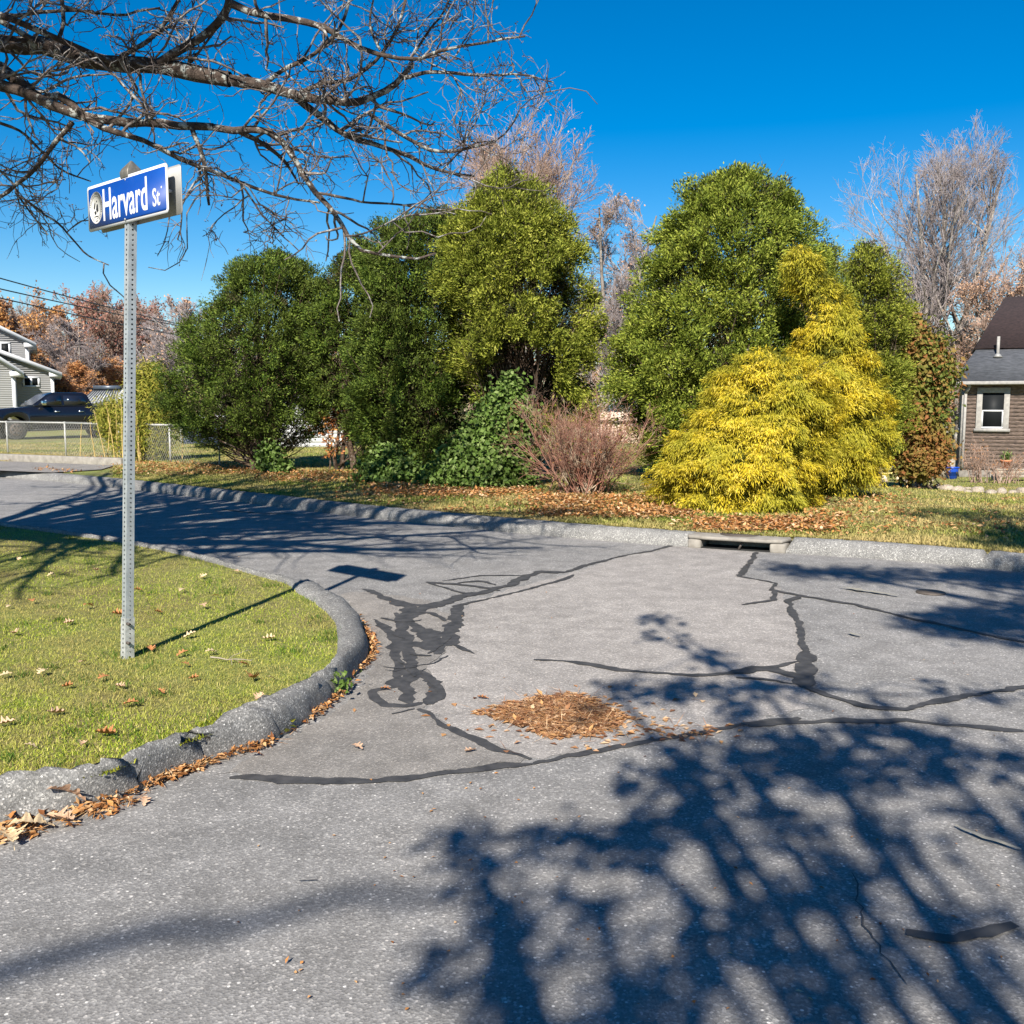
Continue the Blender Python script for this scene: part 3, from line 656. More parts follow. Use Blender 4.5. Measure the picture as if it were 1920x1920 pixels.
def conifer(name, label, cat, rows, Y, base, m, bark_m='brownbark', st={}, group=None, **kw):
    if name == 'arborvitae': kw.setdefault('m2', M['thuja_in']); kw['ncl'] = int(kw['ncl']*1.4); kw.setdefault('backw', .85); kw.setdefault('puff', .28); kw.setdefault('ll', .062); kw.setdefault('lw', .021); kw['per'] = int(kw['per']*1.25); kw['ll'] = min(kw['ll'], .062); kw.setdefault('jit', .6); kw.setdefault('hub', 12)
    root = empty(name, (base[0], base[1], base[2]), 0, label, cat, group)
    C, O, prof = crown(root, 'crown', rows, Y, m, **kw)
    stems(root, base, C, M[bark_m], prof=prof, **st); return root, C
def gb(px, Y):
    x = at(px, 850, Y)[0]; return (x, Y, float(zt(x, Y)))

rA = [(478, 495, 545), (492, 465, 575), (512, 442, 595), (545, 410, 606), (580, 388, 612), (620, 364, 615), (670, 338, 615), (720, 324, 615), (765, 322, 610), (800, 330, 600), (825, 385, 575), (842, 430, 550)]
conifer('arborvitae', 'round-topped dark green arborvitae with several bare stems, leftmost of the evergreens', 'evergreen tree', rA, 20.5, gb(500, 20.5), M['thuja_dark'], ncl=1500, per=62, cr=.17, seed=3, amp=.1, holes=[(560, 815, 45, 25), (480, 840, 45, 20), (425, 820, 30, 20)], st=dict(nst=8, spread=.55, r=.085, nb=150), inner=.22, ll=.068)
rB1 = [(452, 652, 690), (475, 628, 720), (510, 600, 740), (560, 585, 750), (640, 580, 755), (700, 580, 755), (750, 592, 750), (785, 606, 740), (812, 640, 720)]
conifer('arborvitae', 'dark narrow arborvitae with a sunlit left flank, second evergreen from the left', 'evergreen tree', rB1, 20.3, gb(660, 20.3), M['thuja_dark'], ncl=950, per=62, cr=.16, seed=5, st=dict(nst=5, spread=.3, r=.07), holes=[(610, 790, 40, 30)])
rB2 = [(400, 790, 870), (415, 745, 885), (438, 700, 895), (490, 690, 895), (560, 680, 905), (640, 672, 905), (720, 668, 900), (780, 676, 900), (830, 690, 900), (875, 705, 880)]
conifer('arborvitae', 'broad dark arborvitae with a flat shaggy top, just left of the tall cone-shaped one', 'evergreen tree', rB2, 19.3, gb(780, 19.3), M['thuja_dark'], ncl=1700, per=62, cr=.165, seed=6, st=dict(nst=6, spread=.4, r=.08, nb=130), holes=[(740, 880, 40, 30), (870, 800, 40, 40)])
rC = [(312, 947, 955), (334, 932, 972), (362, 908, 1002), (395, 872, 1034), (430, 850, 1058), (470, 840, 1082), (510, 838, 1094), (560, 845, 1100), (620, 848, 1106), (670, 855, 1104), (715, 870, 1104), (750, 900, 1102), (780, 940, 1096), (800, 1000, 1080)]
conifer('arborvitae', 'tall cone-shaped olive green arborvitae with a dark hollow low on its side', 'evergreen tree', rC, 18.2, gb(985, 18.2), M['thuja'], ncl=2000, per=64, cr=.165, seed=9, amp=.11,
        holes=[(990, 700, 62, 62), (1050, 545, 42, 26), (1072, 590, 28, 42), (920, 745, 70, 60), (1030, 760, 50, 30)], st=dict(nst=6, spread=.35, r=.075, nb=160), inner=.25)
rD = [(326, 1362, 1400), (342, 1312, 1436), (365, 1284, 1468), (400, 1262, 1494), (445, 1240, 1512), (500, 1218, 1526), (560, 1200, 1534), (610, 1185, 1540), (650, 1170, 1542), (700, 1160, 1540), (745, 1162, 1530), (785, 1176, 1510), (820, 1190, 1480), (850, 1215, 1450), (880, 1240, 1420)]
conifer('arborvitae', 'large rounded green arborvitae rising directly behind the golden bush', 'evergreen tree', rD, 17.2, gb(1350, 17.2), M['thuja_blue'], ncl=2700, per=64, cr=.165, seed=12, amp=.1, st=dict(nst=5, spread=.35, r=.08), inner=.22)
rG = [(466, 1606, 1636), (485, 1588, 1658), (520, 1574, 1678), (560, 1566, 1688), (620, 1564, 1692), (700, 1570, 1692), (780, 1580, 1690), (850, 1600, 1680)]
conifer('arborvitae', 'smaller conical green arborvitae behind the golden cypress, left of the bronze-leaved tree', 'evergreen tree', rG, 20.5, gb(1650, 20.5), M['thuja'], ncl=900, per=56, cr=.18, seed=15, st=dict(nst=3, spread=.15, r=.07))
rH = [(458, 1538, 1556), (480, 1526, 1568), (520, 1516, 1580), (600, 1508, 1592), (700, 1505, 1600), (800, 1510, 1600)]
conifer('arborvitae', 'slim green arborvitae whose tip peeks out between two bigger evergreens behind the golden cypress', 'evergreen tree', rH, 20, gb(1550, 20), M['thuja'], ncl=350, per=56, cr=.17, seed=16, st=dict(nst=2, spread=.1, r=.05))
rF = [(460, 1482, 1512), (480, 1478, 1540), (510, 1490, 1556), (545, 1512, 1574), (585, 1522, 1590), (620, 1515, 1600), (650, 1490, 1615), (690, 1462, 1638), (740, 1455, 1652), (790, 1460, 1654), (830, 1472, 1646), (865, 1495, 1628), (895, 1515, 1604), (915, 1530, 1580)]
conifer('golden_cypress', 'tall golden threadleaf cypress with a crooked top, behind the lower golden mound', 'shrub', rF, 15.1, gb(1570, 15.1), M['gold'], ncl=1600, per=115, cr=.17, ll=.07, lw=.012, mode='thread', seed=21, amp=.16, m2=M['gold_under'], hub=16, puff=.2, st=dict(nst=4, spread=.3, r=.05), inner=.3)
rE = [(655, 1410, 1450), (675, 1378, 1500), (705, 1348, 1540), (740, 1325, 1550), (780, 1310, 1550), (815, 1272, 1545), (850, 1260, 1530), (885, 1252, 1522), (920, 1250, 1516), (945, 1260, 1505), (965, 1285, 1480), (980, 1325, 1440)]
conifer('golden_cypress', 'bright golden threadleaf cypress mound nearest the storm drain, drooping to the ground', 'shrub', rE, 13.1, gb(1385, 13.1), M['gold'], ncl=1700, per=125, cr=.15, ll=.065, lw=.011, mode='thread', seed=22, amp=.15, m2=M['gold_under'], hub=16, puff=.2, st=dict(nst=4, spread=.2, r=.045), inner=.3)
rI = [(588, 1688, 1708), (608, 1662, 1732), (640, 1645, 1752), (680, 1640, 1764), (730, 1640, 1766), (780, 1645, 1760), (820, 1655, 1768), (850, 1670, 1760), (868, 1685, 1750)]
conifer('bronze_leaved_tree', 'broad-leaved tree with mottled green and rust-red leaves beside the shingled house', 'tree', rI, 21.5, gb(1712, 21.5), M['holly'], ncl=800, per=34, cr=.2, ll=.11, lw=.07, mode='leaf', seed=23, amp=.12, st=dict(nst=3, spread=.2, r=.05))
rJ = [(842, 1700, 1745), (856, 1690, 1760), (872, 1686, 1762), (886, 1694, 1755)]
conifer('rust_shrub', 'low shrub with rusty brown leaves at the foot of the bronze-leaved tree', 'shrub', rJ, 21, gb(1735, 21), M['holly'], ncl=170, per=26, cr=.17, ll=.09, lw=.05, mode='leaf', seed=24, st=dict(nst=5, spread=.4, r=.02, nb=40))
# ivy on the stump below the cone-shaped arborvitae
rK = [(715, 945, 968), (740, 925, 985), (775, 905, 995), (810, 880, 1000), (850, 840, 1004), (885, 812, 1002), (905, 800, 998), (918, 810, 985)]
conifer('ivy_mound', 'tall mound of glossy green ivy below the cone-shaped arborvitae', 'ivy', rK, 16.4, gb(920, 16.4), M['ivy'], ncl=750, per=34, cr=.14, ll=.075, lw=.065, mode='leaf', seed=25, amp=.14, st=dict(nst=5, spread=.25, r=.04))
rK2 = [(845, 715, 735), (865, 690, 760), (885, 685, 800), (905, 690, 815), (915, 700, 790)]
conifer('ivy_mound', 'low tangle of dark ivy at the foot of the broad dark arborvitae', 'ivy', rK2, 17.2, gb(740, 17.2), M['ivy'], ncl=260, per=30, cr=.13, ll=.075, lw=.06, mode='leaf', seed=26, amp=.2, st=dict(nst=4, spread=.3, r=.02))
rK3 = [(835, 500, 520), (860, 490, 535), (885, 480, 545), (898, 490, 530)]
conifer('ivy_mound', 'small clump of ivy climbing the stems of the leftmost arborvitae', 'ivy', rK3, 19.2, gb(510, 19.2), M['ivy'], ncl=80, per=24, cr=.12, ll=.075, lw=.06, mode='leaf', seed=27, st=dict(nst=3, spread=.1, r=.02, nb=20))
# bamboo-like clump behind the sign post
b0 = gb(262, 23.4); rt = empty('bamboo_clump', b0, 0, 'yellow-green bamboo clump with tan canes directly behind the sign post', 'bamboo')
rBm = [(690, 262, 300), (715, 250, 312), (750, 240, 318), (790, 228, 322), (825, 232, 320), (848, 240, 312)]
crown(rt, 'foliage', rBm, 23.4, M['bamboo'], ncl=420, per=36, cr=.2, ll=.13, lw=.022, mode='leaf', seed=31, amp=.2, df=.6)
crown(rt, 'foliage', [(752, 205, 228), (775, 180, 236), (800, 176, 240), (822, 200, 240), (838, 215, 240)], 24.2, M['bamboo'], ncl=150, per=34, cr=.17, ll=.12, lw=.02, mode='leaf', seed=32, amp=.25, df=.6)
nn = 46; P0 = np.c_[rng.normal(b0[0], .42, nn), rng.normal(23.4, .25, nn), np.full(nn, .1)]
sk = Skel(); sk.add(*grow(P0, np.c_[rng.normal(0, .07, (nn, 2)), np.ones(nn)], rng.uniform(.9, 1.6, nn), np.full(nn, .014), 6, .06, .05), 5); sk.build('canes', M['cane'], rt)
# orange-leaved sapling
b0 = gb(618, 20.2); rt = empty('orange_sapling', b0, 0, 'thin sapling with orange leaves in the dark gap between the dark evergreens', 'sapling')
sk = Skel(); P, Q = grow(np.array([b0]), np.array([[.1, 0, 1.]]), np.array([1.4]), np.array([.02]), 6, .06, .05); sk.add(P, Q, 6)
p, d, L, r = spawn(P, Q, 16, .2, 1, (35, 75), (.3, .55)); P2, Q2 = grow(p, d, L, r, 5, .15); sk.add(P2, Q2, 4); sk.build('trunk', M['brownbark'], rt)
I_ = np.repeat(P2.reshape(-1, 3), 8, 0); I_ = I_+rng.normal(0, .07, I_.shape); q = len(I_)
leafmesh('leaves', I_, rng.normal(0, 1, (q, 3)), rng.normal(0, 1, (q, 3))+np.array([0, -1, .5]), np.full(q, .075), np.full(q, .045), M['orange'], rt)

# ------------------------------------------------------------------ bare shrub
def bare_shrub(px, py_top, Yv, hw_px, m, label, nst=46, seed=1, leaves=None, name='bare_shrub', lv=(8, 5)):
    b = gb(px, Yv); root = empty(name, b, 0, label, 'shrub'); h = at(px, py_top, Yv)[2]-b[2]; rad = hw_px/F*Yv
    P0 = np.c_[rng.normal(b[0], .16, nst), rng.normal(b[1], .14, nst), np.full(nst, b[2]-.03)]
    th = rng.random(nst)*2*np.pi; rr = np.sqrt(rng.random(nst))*rad*1.15
    D = np.c_[np.cos(th)*rr, np.sin(th)*rr, np.full(nst, h)]; sk = Skel()
    P, Q = grow(P0, D, np.linalg.norm(D, axis=1)*rng.uniform(.6, .95, nst), np.full(nst, .011), 8, .1, .03, .4); sk.add(P, Q, 4)
    p, d, L, r = spawn(P, Q, lv[0], .2, 1, (15, 50), (.25, .5), .6); P2, Q2 = grow(p, d, L, np.maximum(r, .0035), 5, .18, .04); sk.add(P2, Q2, 3)
    p, d, L, r = spawn(P2, Q2, lv[1], .2, 1, (20, 60), (.3, .6), .7); P3, Q3 = grow(p, d, L, np.full(len(p), .0028), 4, .2, .04); sk.add(P3, Q3, 3)
    sk.build('stems', m, root)
    if leaves:
        I_ = P3[rng.choice(len(P3), leaves[0]), -1]; q = len(I_)
        leafmesh('leaves', I_, rng.normal(0, 1, (q, 3)), rng.normal(0, 1, (q, 3)), np.full(q, .04), np.full(q, .025), leaves[1], root)
    return root
bare_shrub(1095, 768, 15.0, 124, M['redtwig'], 'leafless reddish brown shrub between the cone-shaped arborvitae and the golden bush', 85, leaves=(700, M['holly']), lv=(10, 6))
for (px, py, Yv, hw, lb) in [(1730, 838, 24.5, 32, 'bare twiggy shrub in the garden bed left of the blue tub'), (1838, 822, 26, 30, 'dry brown twiggy shrub right of the blue tub'), (1885, 845, 25.5, 26, 'straw-coloured dead plant in front of the clay pot')]:
    bare_shrub(px, py, Yv, hw, M['browntwig'], lb, 26, leaves=(160, M['autumn']), lv=(6, 4))

# ------------------------------------------------------------------ leafless background trees
def bare(label, px, Y, ptop, hwp, twig='greytwig', seed=0, up=.1, nl=(15, 9, 7, 5), stemsn=1, leaf=None, ang=(18, 42), group=None, name='bare_tree', t0=.18, rt_=.011, asc=(.7, 1.5), hsc=.93):
    x = (px-960)/F*Y; z0 = float(zt(x, Y)); root = empty(name, (x, Y, z0), 0, label, 'tree', group); H_ = (at(px, ptop, Y)[2]-z0)*hsc; rad = hwp/F*Y
    tr = Skel(); P0 = np.c_[rng.normal(0, .25 if stemsn > 1 else .01, stemsn), rng.normal(0, .2, stemsn), np.zeros(stemsn)-.1]
    D = np.c_[np.linspace(-.1, .1, stemsn) if stemsn > 1 else np.zeros(1), rng.normal(0, .06, stemsn), np.ones(stemsn)]
    r0 = H_*.014
    P, Q = grow(P0, D, np.full(stemsn, H_*.86), np.full(stemsn, r0), 12, .03, .02, .2); tr.add(P, Q, 8)
    p, d, L, r = spawn(P, Q, nl[0], t0, .97, ang, (.3, .48), .5)
    tz = np.clip(p[:, 2]/(H_*.9), 0, 1); th_ = rng.random(len(p))*6.283; sh = np.clip(1.15-tz**1.6*1.0, .12, 1)*np.clip(.55+tz*2, 0, 1)
    rr_ = rad*sh*rng.uniform(.6, 1.02, len(p)); rise = rr_*rng.uniform(*asc, len(p)); rise = np.minimum(rise, H_*1.0-p[:, 2])
    d = np.stack([np.cos(th_)*rr_, np.sin(th_)*rr_, rise], 1)-np.c_[p[:, :2]*.6, np.zeros(len(p))]; L = np.linalg.norm(d, axis=1)*1.02
    P1, Q1 = grow(p, d, L, np.maximum(r, .02), 8, .1, up*.3, .3); tr.add(P1, Q1, 6); tr.build('trunk', M['greybark'], root, shift=False)
    sk = Skel(); p, d, L, r = spawn(P1, Q1, nl[1], .2, 1, (20, 48), (.3, .55), .6); P2, Q2 = grow(p, d, L*1.1, np.maximum(r, rt_*1.3), 6, .12, up*.7, .4); sk.add(P2, Q2, 4)
    p, d, L, r = spawn(P2, Q2, nl[2], .2, 1, (20, 50), (.35, .65), .7); P3, Q3 = grow(p, d, L, np.maximum(r, rt_), 5, .14, up*.7, .5); sk.add(P3, Q3, 3)
    p, d, L, r = spawn(P3, Q3, nl[3], .2, 1, (20, 50), (.4, .7), .8); P4, Q4 = grow(p, d, L, np.full(len(p), rt_*.7), 4, .16, up*.5, .6); sk.add(P4, Q4, 3)
    sk.build('crown', M[twig], root, shift=False)
    if leaf:
        nlv, lm, sz = leaf; T = P4[:, -1]; f = lump(seed+3); wgt = f(T*.35) > -.1; T = T[wgt]; I_ = T[rng.choice(len(T), nlv)]+rng.normal(0, .12, (nlv, 3))
        leafmesh('leaves', I_, rng.normal(0, 1, (nlv, 3)), rng.normal(0, 1, (nlv, 3)), np.full(nlv, sz), np.full(nlv, sz*.7), M[lm], root, shift=False)
    return root
def copytree(o, loc, rz, sc, label):
    c = o.copy(); S.collection.objects.link(c); c.location = loc; c.rotation_euler = (0, 0, rz); c.scale = (sc[0], sc[0], sc[1]); c['label'] = label
    for ch in list(o.children):
        d = ch.copy(); S.collection.objects.link(d); d.parent = c
    return c
# right side
bare('tallest leafless tree, grey and many-stemmed, rising right of the evergreens behind the house', 1760, 46, 190, 125, 'greytwig', 1, .1, (22, 8, 7, 5), 3, t0=.2, asc=(1.2, 2.4), hsc=.94, rt_=.008)
t_r = bare('bare tree with buff remnant leaves close behind the shingled house roof', 1860, 42, 400, 95, 'browntwig', 2, .06, (16, 9, 7, 5), 2, (5000, 'pinkleaf', .085), ang=(25, 55), t0=.1)
bare('tall bare tree with steep upright stems cut by the right edge of the picture', 1905, 50, 285, 60, 'greytwig', 4, .2, (18, 8, 6, 4), 2, asc=(1.5, 3), hsc=.84)
def cp_(src, px, Y, rz, sc, lb):
    x = (px-960)/F*Y; copytree(src, (x, Y, float(zt(x, Y))), rz, sc, lb)
cp_(t_r, 1690, 50, 2.1, (1.15, 1.02), 'bare tan tree with buff leaves in front of the foot of the tallest tree')
cp_(t_r, 1960, 48, 4.0, (1.2, 1.05), 'bare tan tree behind the house roof, partly out of the picture on the right')
cp_(t_r, 1790, 58, 5.2, (1.3, .8), 'low pinkish bare tree seen over the bronze-leaved tree')
# centre
bare('leafless pinkish tree fanning out behind the tip of the cone-shaped arborvitae', 960, 44, 262, 165, 'browntwig', 5, .09, (26, 9, 7, 4), 2, (900, 'pinkleaf', .09), asc=(1.0, 2.0), hsc=1.0, t0=.35)
bare('pale leafless tree with a few orange leaves in the gap between the two big evergreens', 1140, 47, 318, 88, 'greytwig', 6, .1, (18, 10, 8, 5), 2, (900, 'pinkleaf', .12), t0=.1, hsc=1.0, asc=(1.0, 2.0))
bare('slender leafless tree close to the left edge of the large rounded arborvitae', 1212, 44, 400, 45, 'greytwig', 7, .15, (12, 8, 6, 4), 2, ang=(14, 32))
# left woods
t1 = bare('bare grey tree with maroon top leaves directly behind the sign post', 205, 66, 500, 80, 'browntwig', 8, .07, (18, 9, 7, 5), 2, (3500, 'redleaf', .17), ang=(25, 55), rt_=.016)
t2 = bare('rust-brown leafy tree behind the ridge of the grey house, at the left edge', 15, 68, 515, 85, 'browntwig', 9, .06, (18, 9, 7, 5), 2, (9000, 'autumn', .19), ang=(25, 55), rt_=.016)
t3 = bare('pale bare tree just left of the leftmost evergreen', 345, 60, 512, 70, 'greytwig', 10, .07, (18, 9, 7, 5), 2, (500, 'pinkleaf', .16), ang=(25, 52), rt_=.015)
cp_(t1, 265, 72, 2.2, (1.1, .98), 'bare tree with reddish haze right of the sign post')
cp_(t3, 140, 60, 1.1, (1.0, .84), 'bare pale tree standing over the far shed roof')
cp_(t2, 90, 76, 3.1, (1.1, .98), 'brown-leaved tree rising behind the right end of the grey house')
cp_(t2, 190, 64, 4.4, (.8, .5), 'low orange-leaved tree behind the far shed')
cp_(t3, 300, 66, 5.0, (1.1, .72), 'short bare tree low behind the bamboo')
cp_(t2, 250, 80, .7, (1.2, .6), 'orange-brown bushy tree farthest back between house and evergreens')
cp_(t2, -60, 74, .2, (1.1, 1.0), 'rust-brown tree just outside the left edge behind the house')
cp_(t2, 130, 58, 1.9, (.6, .42), 'small russet tree at the corner of the grey house')
cp_(t3, 420, 70, 3.3, (1.1, .8), 'bare tree mostly hidden by the leftmost evergreen')
cp_(t3, 1130, 75, 3.9, (1.3, .45), 'distant low bare tree above the small white gable')
cp_(t2, 1160, 80, 2.9, (1.2, .42), 'distant low brown tree between the two big evergreens')
cp_(t2, 1770, 70, 2.0, (1.3, .5), 'distant brown thicket tree left of the shingled house')

nf = 1500; xx = rng.uniform(-130, 150, nf); yy = rng.uniform(95, 135, nf); D = np.c_[rng.normal(0, .12, (nf, 2)), np.ones(nf)]; sk = Skel()
P, Q = grow(np.c_[xx, yy, np.full(nf, -1.)], D, rng.uniform(5, 10.5, nf), np.full(nf, .12), 6, .07, .05, .3); sk.add(P, Q, 3)
p, d, L, r = spawn(P, Q, 9, .15, 1, (20, 60), (.2, .4), .6); P, Q = grow(p, d, L, np.maximum(r, .045), 5, .12, .06, .5); sk.add(P, Q, 3)
p, d, L, r = spawn(P, Q, 4, .2, 1, (20, 60), (.4, .7), .7); P, Q = grow(p, d, L, np.full(len(p), .035), 4, .12, .06, .5); sk.add(P, Q, 3)
o = sk.build('distant_woods', M['browntwig']); o['kind'] = 'stuff'
T = P[rng.choice(len(P), 26000), -1]; q = len(T); o = leafmesh('distant_leaves', T+rng.normal(0, .3, T.shape), rng.normal(0, 1, (q, 3)), rng.normal(0, 1, (q, 3)), np.full(q, .4), np.full(q, .28), M['autumn'], None, False); o['kind'] = 'stuff'
# ------------------------------------------------------------------ oak over the road: traced limbs + twigs
def path(pts, rpx, ys):
    n = len(pts); P = np.array([at(px, py, ys[0]+(ys[1]-ys[0])*i/(n-1)) for i, (px, py) in enumerate(pts)])
    r = np.interp(np.linspace(0, 1, n), np.linspace(0, 1, len(rpx)), rpx)*.86/F*np.linspace(ys[0], ys[1], n)
    Q = resample(np.c_[P, r], .07); X = smooth(Q[:, :3], 2)
    nz = np.cumsum(rng.normal(0, .006, X.shape), 0); nz -= np.linspace(0, 1, len(X))[:, None]*nz[-1]
    k = 16; s = np.linspace(0, len(X)-1, k); Y = np.stack([np.interp(s, np.arange(len(X)), (X+nz)[:, i]) for i in range(3)], 1)
    rr = np.interp(s, np.arange(len(X)), Q[:, 3])*(1+rng.normal(0, .05, k)); return Y, rr
TR = np.array([-7.4, 5.6, .1])
limbs = [
 ([(-60, 66), (0, 76), (80, 78), (130, 98), (210, 115), (300, 118), (360, 135), (431, 149)], (19, 15), (7.2, 7.1)),
 ([(300, 118), (345, 80), (395, 62), (415, 40), (432, 5), (438, -60)], (9, 8), (7.1, 6.8)),
 ([(431, 149), (497, 160), (552, 177), (600, 186), (663, 193), (712, 179), (757, 149), (775, 118)], (12, 5), (7.1, 6.9)),
 ([(552, 177), (596, 210), (635, 237), (690, 268), (740, 271), (784, 298), (828, 320), (890, 330)], (8, 2.5), (7.1, 7.3)),
 ([(432, 5), (497, 25), (580, 33), (635, 50), (663, 80), (712, 94), (773, 110), (828, 88), (939, 72), (985, 68)], (8, 1.8), (6.8, 6.6)),
 ([(-60, 96), (0, 121), (33, 149), (55, 172), (75, 186)], (13, 11), (6.9, 6.8)),
 ([(-60, 150), (0, 160), (55, 177), (110, 201), (166, 223), (248, 226), (331, 235), (400, 238)], (12, 8), (6.8, 6.7)),
 ([(400, 238), (442, 243), (508, 240), (552, 287), (563, 326), (596, 364), (635, 403), (646, 442), (674, 469), (712, 475), (773, 489), (817, 475)], (8, 2.2), (6.7, 6.4)),
 ([(75, 186), (110, 168), (140, 195), (160, 222), (210, 243), (276, 260), (309, 282), (353, 304), (442, 331), (497, 353), (552, 375), (600, 380)], (9, 2.2), (6.8, 6.6)),
 ([(132, 226), (110, 259), (83, 287), (44, 342), (0, 367), (-60, 390)], (6, 3), (6.8, 7.0)),
 ([(33, 364), (110, 425), (155, 480), (204, 497)], (2.6, 1.2), (6.9, 6.9)),
 ([(359, 237), (387, 309), (387, 342), (392, 385)], (5.5, 2.5), (6.7, 6.7)),
 ([(690, 210), (773, 260), (830, 285), (900, 270), (939, 268), (972, 215)], (4.5, 1.6), (7.0, 7.2)),
 ([(757, 149), (800, 132), (860, 142), (911, 138), (983, 138), (1038, 154)], (4.5, 1.4), (6.9, 6.8)),
 ([(442, 243), (480, 262), (520, 290), (545, 310), (560, 345)], (6, 2), (6.7, 6.9)),
 ([(210, 115), (260, 90), (300, 60), (330, 20), (350, -40)], (5, 4), (7.1, 7.2)), ([(100, 95), (130, 50), (120, 0), (110, -60)], (4.5, 4), (7.2, 7.4)),
 ([(497, 160), (540, 130), (580, 120), (620, 80), (650, 40), (660, -20)], (5, 3), (7.1, 6.9)), ([(552, 177), (600, 150), (650, 150), (700, 120), (740, 60), (760, 10), (765, -40)], (5, 2.5), (7.1, 7.0)),
 ([(596, 364), (650, 372), (700, 385), (760, 380), (800, 395), (850, 390)], (3, 1.4), (6.5, 6.4)), ([(-40, 20), (40, 30), (120, 20), (220, 35), (300, 15)], (4.5, 2), (7.5, 7.3)),
 ([(-40, 215), (40, 245), (90, 300), (130, 330), (170, 340)], (3.5, 1.5), (7.2, 7.2)), ([(-30, 300), (20, 330), (60, 400), (90, 440)], (3, 1.4), (7.4, 7.4)),
 ([(773, 110), (800, 60), (830, 20), (850, -30)], (3, 1.5), (6.8, 6.8)), ([(712, 94), (690, 50), (700, 0)], (3, 2), (6.8, 6.8)), ([(828, 320), (850, 300), (890, 262), (930, 265)], (2.5, 1.3), (7.2, 7.1)),
 ([(646, 442), (690, 440), (740, 410), (790, 400)], (2, 1.2), (6.4, 6.3)), ([(442, 331), (470, 370), (480, 410), (520, 440), (560, 470)], (2.5, 1.2), (6.6, 6.5))]
oak = empty('oak_tree', tuple(TR), 0, 'leafless oak with lichen-spotted limbs reaching over the road above the sign', 'tree')
tk = Skel(); PL = []; RL = []
for p, r, ys in limbs:
    a, b = path(p, r, ys); PL.append(a); RL.append(b)
PL = np.array(PL); RL = np.array(RL); tk.add(PL, RL, 10)
# trunk and joining limbs outside the frame
def lnk(a, b, r0, r1, sag=.3):
    a, b = np.array(a), np.array(b); t = np.linspace(0, 1, 9)[:, None]; P = a*(1-t)+b*t+np.array([0, 0, sag])*np.sin(t*np.pi)+np.r_[np.zeros((1, 3)), rng.normal(0, .03, (7, 3)), np.zeros((1, 3))]
    return P[None], np.linspace(r0, r1, 9)[None]
tk.add(*lnk(TR-np.array([0, 0, .2]), TR+np.array([.2, .1, 3.4]), .36, .28, 0), 14)
fork = TR+np.array([.2, .1, 3.3])
for st_, r1 in ((PL[0][0], .075), (PL[5][0], .05), (PL[6][0], .046)): tk.add(*lnk(fork, st_, .15, r1, .15), 10)
for st_ in (20, 21, 22, 9, 16, 15): tk.add(*lnk(fork+np.array([.2, 0, .3]), PL[st_][0] if PL[st_][0][0] < PL[st_][-1][0] or st_ in (16, 15) else PL[st_][-1], .05, .018, .5), 6)
# crown above the frame
nu = 46; az = rng.uniform(-1.6, 1.9, nu); UP0 = np.repeat((fork+np.array([0, 0, .1]))[None], nu, 0)
UD = np.c_[np.cos(az), np.sin(az), rng.uniform(.25, 1.1, nu)]; UP, UR = grow(UP0, UD, rng.uniform(5.0, 8.5, nu), rng.uniform(.07, .15, nu), 10, .13, .03, .3)
up_, uq = proj(UP)
ok = ~(((uq > 30) & (up_ > -50) & (UP[:, :, 1] > .5)).any(1)); UP, UR = UP[ok], UR[ok]; tk.add(UP, UR, 8)
tk.build('trunk', M['oakbark'], oak)
sk = Skel()
p, d, L, r = spawn(UP, UR, 9, .25, 1, (25, 60), (.22, .42), .5); U2, V2 = grow(p, d, L, r, 7, .2, .03); 
def cull(P, Q, lim=30):
    a, b = proj(P); k = ~(((b > lim) & (a > -60) & (a < 1980) & (P[:, :, 1] > .3)).any(1)); return P[k], Q[k]
U2, V2 = cull(U2, V2); sk.add(U2, V2, 5)
p, d, L, r = spawn(U2, V2, 8, .2, 1, (25, 60), (.3, .55), .6); U3, V3 = cull(*grow(p, d, L, np.maximum(r, .006), 5, .22, .02)); sk.add(U3, V3, 4)
# branchlets on the traced limbs: kinked, spreading
lenL = np.linalg.norm(np.diff(PL, axis=1), axis=2).sum(1)
def twigs(P, Q, m, ln, rr, k=6, wander=.33, ang=(30, 75), flat=(1.2, .8, 1.0), t0=.03, sides=4, trop=.0):
    p, d, L, r = spawn(P, Q, m, t0, 1, ang, (1, 1), .6, flat); L = rng.uniform(ln[0], ln[1], len(p))
    a, b = grow(p, d, L, np.minimum(np.maximum(r, rr[0]), rr[1]), k, wander, trop, .45); sk.add(a, b, sides); return a, b
mm = np.clip((lenL/.165).astype(int), 5, 30)
A_, B_ = [], []
for i in range(len(PL)):
    a, b = twigs(PL[i:i+1], RL[i:i+1], int(mm[i]), (.25, .8), (.0055, .012), 8, wander=.3, flat=(1.2, .8, .8), trop=.035); A_.append(a); B_.append(b)
A1, B1 = np.concatenate(A_), np.concatenate(B_)
px, py = proj(A1); k = (np.where((px > 560), py > 400, py > 470).any(1)) | ((px > 1000) & (py > 200)).any(1)
A2, B2 = twigs(A1[~k], B1[~k], 5, (.1, .36), (.0034, .0062), 6, .3, (30, 75), trop=.03)
px, py = proj(A2); k = (py > 500).any(1); A2, B2 = A2[~k], B2[~k]
A3, B3 = twigs(A2, B2, 3, (.05, .17), (.0028, .0042), 4, .3, (30, 70), sides=3)
sk.build('branches', M['oaktwig'], oak)
# clustered buds at the tips
T = np.concatenate([A3[:, -1][rng.random(len(A3)) < .4]]*3); T = T+rng.normal(0, .006, T.shape)
leafmesh('buds', T, rng.normal(0, 1, T.shape), rng.normal(0, 1, T.shape), np.full(len(T), .018), np.full(len(T), .009), M['oaktwig'], oak)

